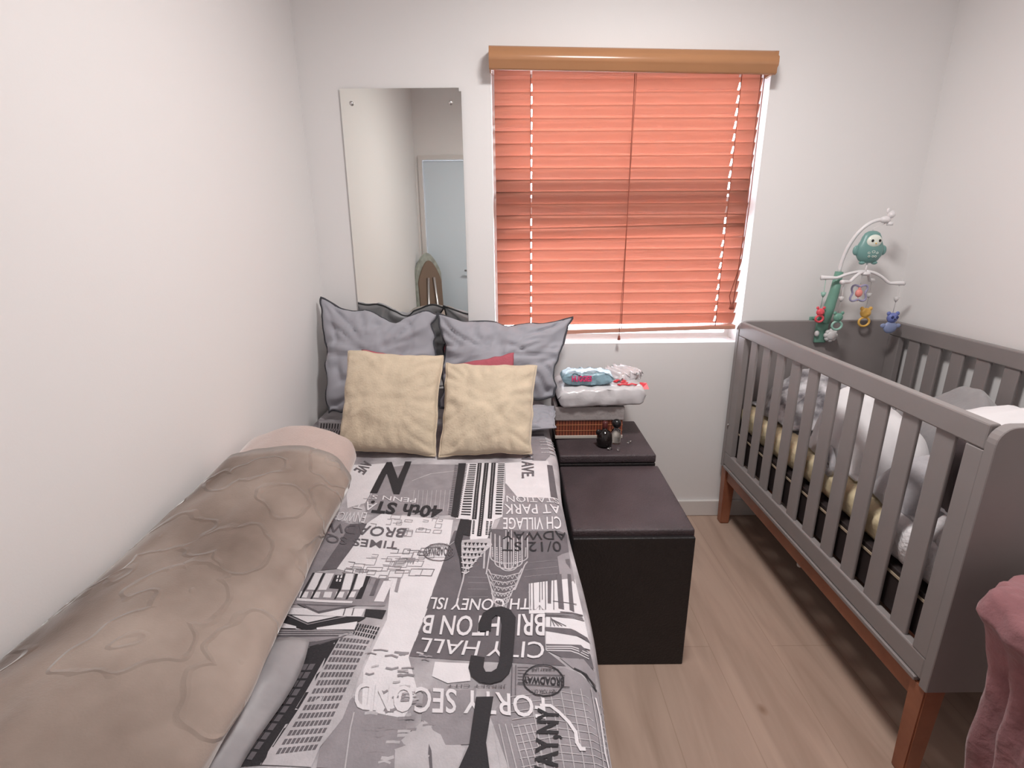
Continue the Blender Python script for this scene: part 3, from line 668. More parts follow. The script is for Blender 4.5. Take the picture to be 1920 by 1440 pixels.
('p',4,1,[(.323,-1.215),(.439,-1.222),(.375,-1.243)]),
('p',5,2,[(.341,-1.22),(.415,-1.225),(.372,-1.237)]),
('l',4,1,.0022,[(.314,-1.229),(.318,-1.248)]),
('l',4,1,.0022,[(.42,-1.23),(.422,-1.249)]),
('l',4,1,.0022,[(.436,-1.23),(.438,-1.249)]),
('p',4,0,[(.298,-1.243),(.466,-1.255),(.456,-1.267),(.447,-1.267),(.369,-1.285),(.303,-1.261)]),
('p',5,4,[(.328,-1.248),(.411,-1.252),(.364,-1.267)]),
('l',6,2,.0025,[(.316,-1.246),(.366,-1.272),(.429,-1.253)]),
('p',5,4,[(.304,-1.262),(.347,-1.276),(.349,-1.281),(.307,-1.278)]),
('p',5,4,[(.385,-1.281),(.453,-1.267),(.454,-1.288),(.387,-1.286)]),
('p',3,1,[(.307,-1.28),(.456,-1.29),(.44,-1.306),(.387,-1.328),(.35,-1.335),(.313,-1.313)]),
('p',4,2,[(.315,-1.3),(.44,-1.305),(.397,-1.314),(.326,-1.313)]),
('l',5,3,.0014,[(.308,-1.284),(.454,-1.293)]),
('l',5,3,.0014,[(.31,-1.289),(.455,-1.297)]),
('l',5,3,.0014,[(.313,-1.294),(.457,-1.301)]),
('p',4,0,[(.459,-1.233),(.498,-1.237),(.496,-1.259),(.461,-1.252)]),
('p',3,0,[(.377,-1.327),(.434,-1.309),(.432,-1.327),(.401,-1.526),(.349,-1.53),(.372,-1.375),(.378,-1.342)]),
('g',4,1,11,3,.75,.8,[(.379,-1.357),(.413,-1.358),(.358,-1.518),(.386,-1.522)]),
('p',3,3,[(.431,-1.301),(.496,-1.274),(.492,-1.328),(.49,-1.376),(.484,-1.454),(.467,-1.499),(.466,-1.527),(.399,-1.526),(.41,-1.436)]),
('g',4,1,15,9,.62,.72,[(.436,-1.304),(.489,-1.312),(.412,-1.514),(.463,-1.505)]),
('g',5,0,3,9,.72,.6,[(.454,-1.27),(.498,-1.281),(.453,-1.301),(.495,-1.312)]),
('p',2,2,[(.508,-1.44),(.576,-1.458),(.589,-1.528),(.473,-1.527),(.468,-1.501),(.48,-1.435),(.489,-1.42)]),
('l',4,3,.0018,[(.498,-1.445),(.5,-1.471),(.51,-1.527)]),
('l',3,2,.0035083462401566253,[(.53,-1.412),(.535,-1.414),(.539,-1.411)]),
('l',3,3,.004110441176881242,[(.515,-1.446),(.523,-1.445),(.532,-1.447)]),
('l',3,2,.004615176273669968,[(.564,-1.422),(.569,-1.421),(.574,-1.421)]),
('l',3,2,.002614880360832125,[(.52,-1.47),(.53,-1.471),(.54,-1.472)]),
('l',3,2,.0028435532452537066,[(.55,-1.422),(.554,-1.421),(.558,-1.421)]),
('l',3,2,.0034751352102862926,[(.536,-1.502),(.546,-1.501),(.557,-1.503)]),
('l',3,2,.004293089432538307,[(.532,-1.478),(.543,-1.48),(.553,-1.477)]),
('l',3,2,.0020523945279598992,[(.552,-1.378),(.555,-1.376),(.559,-1.378)]),
('l',3,2,.004294693114461403,[(.545,-1.444),(.549,-1.442),(.555,-1.443)]),
('l',3,2,.0036651821587210514,[(.529,-1.371),(.538,-1.373),(.547,-1.37)]),
('l',3,3,.004605980181071198,[(.57,-1.48),(.579,-1.48),(.588,-1.479)]),
('l',3,2,.004022374231861359,[(.557,-1.385),(.566,-1.383),(.575,-1.385)]),
('l',3,2,.003096705186023563,[(.55,-1.47),(.561,-1.469),(.572,-1.472)]),
('l',3,3,.0029861364513773083,[(.552,-1.518),(.559,-1.516),(.567,-1.519)]),
('l',3,2,.0028546608038932703,[(.499,-1.381),(.505,-1.383),(.511,-1.381)]),
('l',3,2,.0041283437336485755,[(.536,-1.338),(.547,-1.339),(.558,-1.339)]),
('l',3,2,.003529631645373317,[(.522,-1.347),(.532,-1.345),(.542,-1.349)]),
('l',3,2,.002151511258024077,[(.538,-1.467),(.543,-1.468),(.547,-1.466)]),
('l',3,3,.0033513134913579043,[(.506,-1.369),(.511,-1.367),(.515,-1.367)]),
('l',3,2,.0028331800655417056,[(.5,-1.335),(.511,-1.334),(.523,-1.336)]),
('l',3,3,.003685776451919308,[(.546,-1.397),(.55,-1.397),(.555,-1.396)]),
('l',3,3,.0038254411256559745,[(.556,-1.489),(.565,-1.489),(.573,-1.49)]),
('l',3,2,.0022528168893357703,[(.488,-1.343),(.496,-1.341),(.506,-1.344)]),
('l',3,2,.002249589678042749,[(.549,-1.378),(.557,-1.378),(.565,-1.379)]),
('l',3,3,.00497946164575068,[(.555,-1.512),(.563,-1.513),(.569,-1.511)]),
('l',3,2,.003928431382191377,[(.542,-1.441),(.551,-1.443),(.558,-1.44)]),
('l',3,2,.0034750005033656597,[(.588,-1.346),(.592,-1.344),(.597,-1.345)]),
('l',3,2,.004636202077388211,[(.579,-1.431),(.583,-1.431),(.586,-1.431)]),
('l',3,2,.0038673492132937732,[(.582,-1.472),(.587,-1.472),(.593,-1.472)]),
('l',3,2,.0038243479077365635,[(.586,-1.436),(.591,-1.435),(.596,-1.436)]),
('l',3,2,.0041106335545087035,[(.542,-1.339),(.549,-1.34),(.556,-1.34)]),
('l',3,3,.004929095120417105,[(.576,-1.45),(.579,-1.451),(.581,-1.45)]),
('l',3,2,.00257648827810624,[(.583,-1.352),(.588,-1.351),(.594,-1.354)]),
('l',3,2,.0023108603747425127,[(.544,-1.343),(.547,-1.344),(.551,-1.342)]),
('l',3,2,.002769093947783612,[(.575,-1.415),(.581,-1.415),(.585,-1.414)]),
('l',3,3,.0035583337724202184,[(.572,-1.337),(.577,-1.338),(.582,-1.34)]),
('l',3,3,.0021758278909592204,[(.548,-1.375),(.556,-1.375),(.564,-1.374)]),
('l',3,2,.0032096424683335616,[(.544,-1.341),(.549,-1.34),(.553,-1.343)]),
('l',3,2,.002741549419237173,[(.603,-1.467),(.611,-1.466),(.619,-1.467)]),
('l',3,3,.0022356673391846224,[(.57,-1.42),(.578,-1.422),(.585,-1.421)]),
('l',3,3,.003206497491722072,[(.577,-1.427),(.583,-1.427),(.589,-1.426)]),
('l',3,2,.004689921888806525,[(.551,-1.385),(.554,-1.384),(.558,-1.385)]),
('l',3,3,.004010719010238731,[(.569,-1.474),(.577,-1.474),(.585,-1.475)]),
('l',3,2,.0034117912477407263,[(.564,-1.417),(.568,-1.416),(.573,-1.418)]),
('l',3,2,.0028539744895175172,[(.577,-1.456),(.582,-1.455),(.588,-1.457)]),
('l',3,2,.002985676746740163,[(.554,-1.371),(.563,-1.37),(.572,-1.37)]),
('l',3,2,.004665310753581307,[(.566,-1.455),(.574,-1.455),(.582,-1.455)]),
('l',3,2,.004745090664588861,[(.594,-1.413),(.6,-1.415),(.604,-1.413)]),
('l',3,2,.004052624819149091,[(.564,-1.427),(.572,-1.427),(.58,-1.426)]),
('l',3,3,.0022812183113278687,[(.566,-1.415),(.574,-1.415),(.581,-1.417)]),
('l',3,3,.004244360335437427,[(.558,-1.405),(.565,-1.404),(.572,-1.405)]),
('l',3,2,.003613275202629179,[(.577,-1.343),(.581,-1.343),(.587,-1.344)]),
('p',2,2,[(.595,-1.415),(.675,-1.412),(.676,-1.498),(.638,-1.498),(.599,-1.459)]),
('p',2,3,[(.602,-1.459),(.666,-1.503),(.656,-1.538),(.577,-1.538),(.568,-1.495)]),
('p',3,1,[(.615,-1.494),(.62,-1.504),(.625,-1.528),(.621,-1.528),(.616,-1.508)]),
('p',2,4,[(.604,-1.356),(.662,-1.359),(.665,-1.396),(.63,-1.4),(.604,-1.386)]),
('p',2,4,[(.764,-1.165),(.857,-1.151),(.863,-1.327),(.787,-1.326),(.792,-1.253),(.761,-1.252)]),
('p',3,1,[(.802,-1.151),(.81,-1.151),(.803,-1.227),(.797,-1.226)]),
('p',3,1,[(.821,-1.139),(.831,-1.139),(.826,-1.243),(.816,-1.24)]),
('p',3,1,[(.843,-1.139),(.85,-1.139),(.844,-1.249),(.836,-1.244)]),
('l',3,1,.0016,[(.767,-1.154),(.764,-1.243)]),
('l',3,1,.0016,[(.773,-1.154),(.77,-1.243)]),
('l',3,1,.0016,[(.786,-1.154),(.781,-1.243)]),
('l',3,1,.0016,[(.791,-1.154),(.786,-1.243)]),
('l',3,1,.0016,[(.797,-1.154),(.792,-1.243)]),
('l',3,1,.0016,[(.814,-1.155),(.807,-1.243)]),
('l',4,1,.0018,[(.79,-1.253),(.855,-1.255)]),
('l',4,1,.0018,[(.79,-1.256),(.857,-1.259)]),
('l',4,1,.0018,[(.79,-1.258),(.858,-1.263)]),
('l',4,1,.0018,[(.79,-1.26),(.859,-1.267)]),
('l',4,1,.002,[(.808,-1.22),(.85,-1.227)]),
('l',4,1,.003,[(.819,-1.25),(.858,-1.254)]),
('p',3,1,[(.788,-1.285),(.833,-1.29),(.86,-1.305),(.865,-1.316),(.849,-1.308),(.789,-1.294)]),
('p',3,1,[(.787,-1.321),(.846,-1.324),(.861,-1.338),(.864,-1.362),(.834,-1.356),(.812,-1.348),(.791,-1.335)]),
('l',4,4,.0016,[(.789,-1.326),(.829,-1.327),(.857,-1.338)]),
('l',4,4,.0016,[(.789,-1.33),(.829,-1.331),(.856,-1.343)]),
('l',4,4,.0016,[(.788,-1.334),(.828,-1.336),(.856,-1.348)]),
('p',3,2,[(.808,-1.348),(.847,-1.351),(.865,-1.369),(.863,-1.393),(.844,-1.376),(.828,-1.369)]),
('l',4,0,.003,[(.83,-1.369),(.847,-1.379),(.861,-1.402)]),
('l',4,1,.0014,[(.8,-1.263),(.798,-1.284)]),
('l',4,1,.0014,[(.8,-1.264),(.805,-1.284)]),
('l',4,1,.0014,[(.8,-1.265),(.812,-1.284)]),
('l',4,1,.0014,[(.8,-1.266),(.818,-1.284)]),
('l',4,1,.0014,[(.8,-1.267),(.825,-1.284)]),
('p',1,2,[(.729,-1.367),(.814,-1.368),(.832,-1.374),(.864,-1.4),(.859,-1.531),(.858,-1.599),(.703,-1.598),(.698,-1.46),(.729,-1.412)]),
('p',2,3,[(.677,-1.468),(.698,-1.46),(.724,-1.529),(.718,-1.555),(.676,-1.554)]),
('l',3,3,.0014,[(.757,-1.428),(.773,-1.54)]),
('l',3,3,.0014,[(.773,-1.424),(.786,-1.54)]),
('l',3,3,.0014,[(.788,-1.42),(.798,-1.54)]),
('l',3,3,.0014,[(.804,-1.415),(.811,-1.54)]),
('l',3,3,.0014,[(.82,-1.411),(.824,-1.54)]),
('l',3,3,.0014,[(.835,-1.407),(.837,-1.54)]),
('l',3,3,.0014,[(.852,-1.402),(.85,-1.54)]),
('l',3,3,.0014,[(.868,-1.398),(.863,-1.54)]),
('l',3,3,.0013,[(.723,-1.428),(.8,-1.413),(.875,-1.425)]),
('l',3,3,.0013,[(.726,-1.44),(.799,-1.427),(.872,-1.438)]),
('l',3,3,.0013,[(.728,-1.453),(.798,-1.44),(.87,-1.45)]),
('l',3,3,.0013,[(.73,-1.465),(.797,-1.453),(.868,-1.462)]),
('l',3,3,.0013,[(.732,-1.476),(.795,-1.465),(.866,-1.474)]),
('l',3,3,.0013,[(.734,-1.488),(.794,-1.477),(.864,-1.485)]),
('l',3,3,.0013,[(.736,-1.499),(.793,-1.489),(.862,-1.496)]),
('l',3,3,.0013,[(.738,-1.509),(.792,-1.5),(.86,-1.507)]),
('l',3,3,.0013,[(.74,-1.519),(.791,-1.511),(.858,-1.517)]),
('l',3,3,.0013,[(.742,-1.53),(.79,-1.521),(.856,-1.527)]),
('l',3,3,.0013,[(.743,-1.539),(.789,-1.532),(.854,-1.537)]),
('l',3,3,.0013,[(.745,-1.549),(.789,-1.542),(.852,-1.547)]),
('l',3,3,.0013,[(.747,-1.558),(.788,-1.551),(.851,-1.556)]),
('l',3,3,.0016,[(.702,-1.472),(.717,-1.539)]),
('l',3,3,.0016,[(.711,-1.472),(.727,-1.539)]),
('l',3,3,.0016,[(.72,-1.472),(.737,-1.539)]),
('l',3,3,.0016,[(.729,-1.472),(.747,-1.539)]),
('l',3,3,.0016,[(.738,-1.473),(.756,-1.539)]),
('l',3,3,.0016,[(.747,-1.473),(.766,-1.539)]),
('l',3,3,.0016,[(.756,-1.473),(.776,-1.54)]),
('l',3,1,.0013,[(.739,-1.368),(.756,-1.368)]),
('l',3,1,.0013,[(.739,-1.374),(.755,-1.374)]),
('l',3,1,.0013,[(.739,-1.38),(.755,-1.381)]),
('l',3,1,.0013,[(.739,-1.387),(.755,-1.387)]),
('l',3,1,.0013,[(.739,-1.393),(.755,-1.393)]),
('l',3,1,.0013,[(.739,-1.399),(.755,-1.399)]),
('l',3,1,.0015,[(.73,-1.362),(.728,-1.449)]),
('l',3,1,.0015,[(.736,-1.363),(.734,-1.449)]),
('l',5,4,.005,[(.772,-1.441),(.786,-1.441),(.797,-1.451),(.81,-1.467),(.818,-1.483),(.818,-1.498),(.822,-1.507),(.827,-1.507)]),
('l',4,4,.003,[(.857,-1.418),(.859,-1.45),(.856,-1.507),(.859,-1.531)]),
('p',2,3,[(.022,-.244),(.125,-.247),(.184,-.489),(.101,-.488)]),
('g',4,0,3,9,.7,.4,[(.03,-.256),(.124,-.258),(.101,-.479),(.178,-.48)]),
('p',3,1,[(.085,-.433),(.115,-.433),(.144,-.54),(.116,-.539)]),
('p',2,4,[(.139,-.506),(.197,-.516),(.215,-.59),(.184,-.597)]),
('g',4,1,4,12,.6,.35,[(.037,-.343),(.126,-.303),(.061,-.469),(.162,-.489)]),
('g',4,3,5,6,.25,.9,[(.824,-.431),(.877,-.422),(.824,-.555),(.873,-.556)])]
GS = .03
def cut(bm):
    xs = [v.co.x for v in bm.verts]; ys = [v.co.y for v in bm.verts]
    for ax, lo, hi in ((0, min(xs), max(xs)), (1, min(ys), max(ys))):
        k = math.ceil(lo/GS+1e-6)
        while k*GS < hi-1e-6:
            nrm = (1, 0, 0) if ax == 0 else (0, 1, 0); co = (k*GS, 0, 0) if ax == 0 else (0, k*GS, 0)
            bmesh.ops.bisect_plane(bm, geom=bm.verts[:]+bm.edges[:]+bm.faces[:], plane_co=co, plane_no=nrm, dist=1e-6)
            k += 1
def bilin(q, u, v):
    a, b, c, d = [Vector(p) for p in q]
    return (a*(1-u)+b*u)*(1-v) + (c*(1-u)+d*u)*v
def text_mesh(s, bold):
    cu = bpy.data.curves.new('lettering', 'FONT'); cu.body = s; cu.resolution_u = 3; cu.offset = bold
    t = bpy.data.objects.new('lettering', cu); COL.objects.link(t)
    dg = bpy.context.evaluated_depsgraph_get(); me = bpy.data.meshes.new_from_object(t.evaluated_get(dg))
    bpy.data.objects.remove(t); bpy.data.curves.remove(cu)
    bm = bmesh.new(); bm.from_mesh(me); bpy.data.meshes.remove(me)
    return bm
def spread():
    allv, allf, allm = [], [], []
    def take(bm, l, mi, i):
        bmesh.ops.triangulate(bm, faces=bm.faces)
        cut(bm)
        base = len(allv)
        bm.verts.index_update()
        for v in bm.verts: allv.append(cloth_map(v.co.x, v.co.y, .00035*l+.0000004*i+.0002))
        for f in bm.faces:
            if f.calc_area() < 1e-10: continue
            vs = [v.index+base for v in f.verts]
            if f.normal.z < 0: vs = vs[::-1]
            allf.append(vs); allm.append(mi)
        bm.free()
    nx, ny = int(1.17/GS), int(1.92/GS)
    ny = 64
    for j in range(ny+1):
        for i in range(nx+1):
            allv.append(cloth_map(max(.016, i*GS), max(-1.93, -j*GS-.012)))
    for j in range(ny):
        for i in range(nx):
            a = j*(nx+1)+i; allf.append([a, a+nx+1, a+nx+2, a+1]); allm.append(5)
    def shift(y): return y
    for i, f in enumerate(PRINT):
        k, l, g = f[0], f[1], f[2]; bm = bmesh.new()
        if k == 'p':
            fc = bm.faces.new([bm.verts.new((*p, 0)) for p in f[3]])
        elif k == 'l':
            w, pts = f[3], [Vector((*p, 0)) for p in f[4]]
            for a, b in zip(pts, pts[1:]):
                d = b-a
                if d.length < 1e-4: continue
                d.normalize(); n = Vector((-d.y, d.x, 0))*w/2; e = d*w*.3
                bm.faces.new([bm.verts.new(p) for p in (a-e-n, b+e-n, b+e+n, a-e+n)])
        elif k == 'g':
            nr, nc, fr, fc_, q = f[3:8]
            for r in range(nr):
                for c in range(nc):
                    u0, u1 = (c+.5-fc_/2)/nc, (c+.5+fc_/2)/nc; v0, v1 = (r+.5-fr/2)/nr, (r+.5+fr/2)/nr
                    bm.faces.new([bm.verts.new((*bilin(q, u, v), 0)) for u, v in ((u0, v0), (u1, v0), (u1, v1), (u0, v1))])
        else:
            s, bold, q = f[3:6]
            bm.free(); bm = text_mesh(s, bold)
            xs = [v.co.x for v in bm.verts]; ys = [v.co.y for v in bm.verts]
            X0, X1, Y0, Y1 = min(xs), max(xs), min(ys), max(ys)
            for v in bm.verts:
                p = bilin(q, (v.co.x-X0)/(X1-X0), (v.co.y-Y0)/(Y1-Y0)); v.co = (p.x, p.y, 0)
        bm.normal_update()
        take(bm, l, g, i)
    me = bpy.data.meshes.new('bedspread'); me.from_pydata([tuple(v) for v in allv], [], allf)
    for x in cloth_mats(): me.materials.append(x)
    me.polygons.foreach_set('material_index', allm); me.polygons.foreach_set('use_smooth', [True]*len(allf)); me.update()
    o = bpy.data.objects.new('bedspread', me); COL.objects.link(o)
    return tag(o, 'black, white and grey city print bedspread with upside-down street names', 'bedspread')
spread()

# ------------------------------------------------------------------ pillows and cushions
def pillow(name, c, t, mats, label, cat, seed=0, pinch=.05, wr=.010, n=44, piping=None, group=None, seamw=.0, rimw=.008, sag=0, ear=None):
    BL, BR, TR, TL = [Vector(p) for p in c]; ctr = (BL+BR+TR+TL)/4
    nrm = ((BR-BL).cross(TL-BL)).normalized()   # towards the camera (-y)
    W = ((BR-BL).length+(TR-TL).length)/2; H = ((TL-BL).length+(TR-BR).length)/2
    def P(u, v, side):
        uu = u*(1-pinch*(1-v*v)*abs(u)**3); vv = v*(1-pinch*(1-u*u)*abs(v)**3)
        p = BL*(1-uu)*(1-vv)/4+BR*(1+uu)*(1-vv)/4+TR*(1+uu)*(1+vv)/4+TL*(1-uu)*(1+vv)/4
        env = max(0, (1-u**2))**.5*max(0, (1-v**2))**.5; env = env**.75
        q = Vector((u*1.4+seed*7.3, v*1.4, side*3.1+seed))
        big = fbm(q*1.1, 3)*.22*env
        # creases that run out from the corners and the seams
        ang = math.atan2(v, u); rad = math.hypot(u, v)
        cr = abs(noise.noise(Vector((ang*3.2+seed*3, rad*1.3, side*5+seed*2))))
        cr2 = abs(noise.noise(Vector((u*2.2+seed, v*1.2+2*seed, side*9))))
        d = t/2*(env*(1+big)) - wr*(1-min(1, cr*4))*min(1, env*2.2)*(.35+rad*.65) - wr*.5*(1-min(1, cr2*6))*min(1, env*2)
        d = max(d, 0)
        p = p + nrm*side*d
        edge = max(abs(u), abs(v))**6
        p = p + (TL-BL).normalized()*(fbm((u*2.1+seed*3, v*2.1, 5), 2)*rimw*edge*H/.4) + (BR-BL).normalized()*(fbm((u*2.3-seed, v*2.3, 9), 2)*rimw*.7*edge)
        if sag: p = p - Vector((0, 0, sag*max(0, v)*(1-u*u)))
        return p
    bm = bmesh.new(); F = {}; Kk = {}
    us = [math.sin(PI/2*(2*i/n-1))*.35+(2*i/n-1)*.65 for i in range(n+1)]
    for i in range(n+1):
        for j in range(n+1):
            F[i, j] = bm.verts.new(P(us[i], us[j], 1))
            Kk[i, j] = F[i, j] if i in (0, n) or j in (0, n) else bm.verts.new(P(us[i], us[j], -1))
    for i in range(n):
        for j in range(n):
            bm.faces.new((F[i, j], F[i+1, j], F[i+1, j+1], F[i, j+1])).smooth = True
            bm.faces.new((Kk[i, j+1], Kk[i+1, j+1], Kk[i+1, j], Kk[i, j])).smooth = True
    rim = [F[i, 0].co.copy() for i in range(n)]+[F[n, j].co.copy() for j in range(n)]+[F[i, n].co.copy() for i in range(n, 0, -1)]+[F[0, j].co.copy() for j in range(n, 0, -1)]
    base = Vector((ctr.x, ctr.y, min(p.z for p in rim)))
    if piping or seamw:
        t_ = thing(name, label, cat, base, group)
        local(obj('cover', bm, mats, t_, True), t_)
        b2 = bmesh.new(); tube(b2, rim, seamw or .004, 6, closed=True)
        o = local(obj('piping', b2, piping or mats, t_, True, label='dark edge piping' if piping else None), t_)
        if ear:                                  # loose folded corner of the pillow case
            b3 = bmesh.new(); e = [Vector(p) for p in ear]
            prism(b3, e, nrm*-.012)
            local(obj('case_corner', b3, mats, t_), t_)
        return t_
    o = obj(name, bm, mats, None, True)
    for v in o.data.vertices: v.co -= base
    o.location = base
    return tag(o, label, cat, group)
pillow('pillow', [(.055, -.245, .585), (.440, -.235, .575), (.450, -.100, .925), (.025, -.090, .985)], .125, M['pillow'],
       'grey pillow standing upright in the corner by the left wall', 'pillow', 1, .05, .018, piping=M['piping'], seamw=.0042, rimw=.03, sag=.035, group='grey pillows at the head of the bed')
pillow('pillow', [(.475, -.245, .60), (.880, -.235, .635), (.960, -.105, .905), (.462, -.100, .925)], .135, M['pillow'],
       'grey pillow leaning in front of the window with a folded dark-edged corner', 'pillow', 4, .06, .020, piping=M['piping'], seamw=.0042, rimw=.018, sag=.03, group='grey pillows at the head of the bed')
pillow('pillow', [(.56, -.46, .578), (.880, -.415, .585), (.895, -.245, .60), (.57, -.27, .605)], .065, M['pillow'],
       'grey pillow lying flat under the one by the window', 'pillow', 7, .04, .016, piping=M['pillow'], seamw=.003, group='grey pillows at the head of the bed')
pillow('red_cushion', [(.225, -.395, .575), (.46, -.395, .575), (.455, -.285, .795), (.218, -.29, .832)], .045, M['red'],
       'faded red cushion mostly hidden behind the left cream cushion', 'cushion', 3, .03, .004, n=24, group='faded red cushions')
pillow('red_cushion', [(.52, -.40, .575), (.75, -.40, .575), (.742, -.29, .815), (.53, -.29, .775)], .045, M['red'],
       'faded red cushion with a corner showing above the right cream cushion', 'cushion', 5, .03, .004, n=24, group='faded red cushions')
pillow('cream_cushion', [(.192, -.545, .565), (.500, -.580, .562), (.512, -.395, .830), (.202, -.385, .848)], .105, M['cream'],
       'cream plush square cushion propped beside the rolled blanket, the left one', 'cushion', 2, .035, .006, seamw=.003, piping=M['cream'], group='cream plush cushions on the bed')
pillow('cream_cushion', [(.512, -.590, .562), (.790, -.580, .565), (.818, -.395, .795), (.520, -.395, .805)], .105, M['cream'],
       'cream plush square cushion nearer the window, the right one of the pair', 'cushion', 6, .045, .008, seamw=.003, piping=M['cream'], group='cream plush cushions on the bed')

# ------------------------------------------------------------------ rolled blanket along the left wall
def velour():
    m, nt, b = new_mat('taupe_velour')
    tc = N(nt, 'ShaderNodeTexCoord')
    n = N(nt, 'ShaderNodeTexNoise'); n.inputs['Scale'].default_value = 4.5; n.inputs['Detail'].default_value = 4; nt.links.new(tc.outputs['Object'], n.inputs['Vector'])
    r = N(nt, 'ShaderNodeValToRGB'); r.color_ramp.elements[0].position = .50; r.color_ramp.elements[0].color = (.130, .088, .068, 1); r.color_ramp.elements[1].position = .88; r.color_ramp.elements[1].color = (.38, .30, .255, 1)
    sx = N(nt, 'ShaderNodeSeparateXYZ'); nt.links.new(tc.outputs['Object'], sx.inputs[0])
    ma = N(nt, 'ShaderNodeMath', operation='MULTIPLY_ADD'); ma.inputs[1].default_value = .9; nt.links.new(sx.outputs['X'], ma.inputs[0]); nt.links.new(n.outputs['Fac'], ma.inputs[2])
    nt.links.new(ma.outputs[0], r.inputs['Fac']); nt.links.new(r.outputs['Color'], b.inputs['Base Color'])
    # embossed outlines of petals and blossoms
    n2 = N(nt, 'ShaderNodeTexNoise'); n2.inputs['Scale'].default_value = 9; nt.links.new(tc.outputs['Object'], n2.inputs['Vector'])
    mx = N(nt, 'ShaderNodeMix', data_type='VECTOR'); mx.inputs[0].default_value = .10
    nt.links.new(tc.outputs['Object'], mx.inputs[4]); nt.links.new(n2.outputs['Color'], mx.inputs[5])
    v = N(nt, 'ShaderNodeTexVoronoi'); v.inputs['Scale'].default_value = 8.5; nt.links.new(mx.outputs[1], v.inputs['Vector'])
    r2 = N(nt, 'ShaderNodeValToRGB'); e = r2.color_ramp.elements; e[0].position = .455; e[0].color = (0, 0, 0, 1); e[1].position = .50; e[1].color = (1, 1, 1, 1)
    x = e.new(.545); x.color = (0, 0, 0, 1); x = e.new(.14); x.color = (0, 0, 0, 1); x = e.new(.10); x.color = (.8, .8, .8, 1); x = e.new(.06); x.color = (0, 0, 0, 1)
    nt.links.new(v.outputs['Distance'], r2.inputs['Fac'])
    n3 = N(nt, 'ShaderNodeTexNoise'); n3.inputs['Scale'].default_value = 300; nt.links.new(tc.outputs['Object'], n3.inputs['Vector'])
    ad = N(nt, 'ShaderNodeMath', operation='MULTIPLY_ADD'); ad.inputs[1].default_value = .12; nt.links.new(n3.outputs['Fac'], ad.inputs[0]); nt.links.new(r2.outputs['Color'], ad.inputs[2])
    bp = N(nt, 'ShaderNodeBump'); bp.inputs['Strength'].default_value = .5; bp.inputs['Distance'].default_value = .006; nt.links.new(ad.outputs[0], bp.inputs['Height'])
    nt.links.new(bp.outputs['Normal'], b.inputs['Normal'])
    b.inputs['Roughness'].default_value = .85; b.inputs['Sheen Weight'].default_value = .6; b.inputs['Sheen Roughness'].default_value = .35
    return m
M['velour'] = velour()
M['velour_light'] = mat('light_velour', (.46, .345, .31), .85, sheen=.6, var=.10, vscale=5, bump=.2, scale=200)
def roll_pt(a, y, off=0):
    e = max(0, min(1, (-y-.625)/.12)); e = math.sin(e*PI/2)**.8
    t = (-y-.60)
    ax = .138+.008*math.sin(t*5+.4)+.046*min(1, t/.9); bz = .079+.005*math.sin(t*7)-.012*min(1, t/.9)
    cx = .006+ax; cz = .556+bz
    nse = .010*fbm((math.cos(a)*1.2, y*3.2, math.sin(a)*1.2), 3)
    k = (e if e > 0 else 0)
    x = cx + (ax+nse+off)*k*math.cos(a); z = cz + (bz+nse+off)*k*math.sin(a)*(1.0 if math.sin(a) > 0 else .93)
    return Vector((max(x, .004+off*.2), y, max(z, .5565)))
def roll_mesh(y0, y1, a0, a1, off, ny, na):
    bm = bmesh.new(); g = []
    for j in range(ny+1):
        y = y0+(y1-y0)*j/ny
        if a1-a0 > 6.2: row = [bm.verts.new(roll_pt(a0+(a1-a0)*i/na, y, off)) for i in range(na)]
        else: row = [bm.verts.new(roll_pt(a0+(a1-a0)*i/na, y+.03*math.sin(i/na*3.1+.3)*(1 if j == 0 else 0), off)) for i in range(na+1)]
        g.append(row)
    full = a1-a0 > 6.2
    for j in range(ny):
        for i in range(na):
            i2 = (i+1) % na if full else i+1
            bm.faces.new((g[j][i], g[j][i2], g[j+1][i2], g[j+1][i])).smooth = True
    if full:
        bm.faces.new(g[-1]); bmesh.ops.remove_doubles(bm, verts=bm.verts, dist=1e-5)
    bmesh.ops.recalc_face_normals(bm, faces=bm.faces)
    return bm
rb = thing('rolled_blanket', 'taupe velour blanket with embossed flowers rolled up along the left wall', 'blanket', (.17, -1.1, .553))
local(obj('inner_layer', roll_mesh(-.627, -1.70, 0, 2*PI, 0, 90, 64), M['velour_light'], rb, True, label='paler pinkish inner layer of the roll'), rb)
outer = roll_mesh(-.90, -1.705, -.25, PI*.98, .006, 70, 44)
bmesh.ops.reverse_faces(outer, faces=outer.faces)
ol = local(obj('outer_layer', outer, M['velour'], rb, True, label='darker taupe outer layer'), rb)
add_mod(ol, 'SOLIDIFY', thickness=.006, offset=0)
# grey sheet end sticking out from under the roll
bm = bmesh.new(); g = []
for j in range(26):
    t = j/25; y = -1.345-.33*t
    row = []
    for i in range(15):
        s = i/14; x = .30+s*(.085+.010*math.sin(t*7)) + .0*t
        z = .5575+.030*math.sin(PI*min(1, s*1.02))**.7*(.5+.5*min(1, t*6))+.006*fbm((x*20, y*9, 1), 3)*math.sin(PI*s)
        row.append(bm.verts.new((x, y+.03*s, z)))
    g.append(row)
for j in range(25):
    for i in range(14): bm.faces.new((g[j][i], g[j+1][i], g[j+1][i+1], g[j][i+1])).smooth = True
o = obj('folded_sheet', bm, mat('silvery_grey_print_sheet', (.24, .225, .235), .45, col2=(.36, .34, .35), vscale=8, bump=.5, scale=16), None, True)
add_mod(o, 'SOLIDIFY', thickness=.002, offset=1)
tag(o, 'silvery grey folded sheet poking out under the rolled blanket', 'sheet')

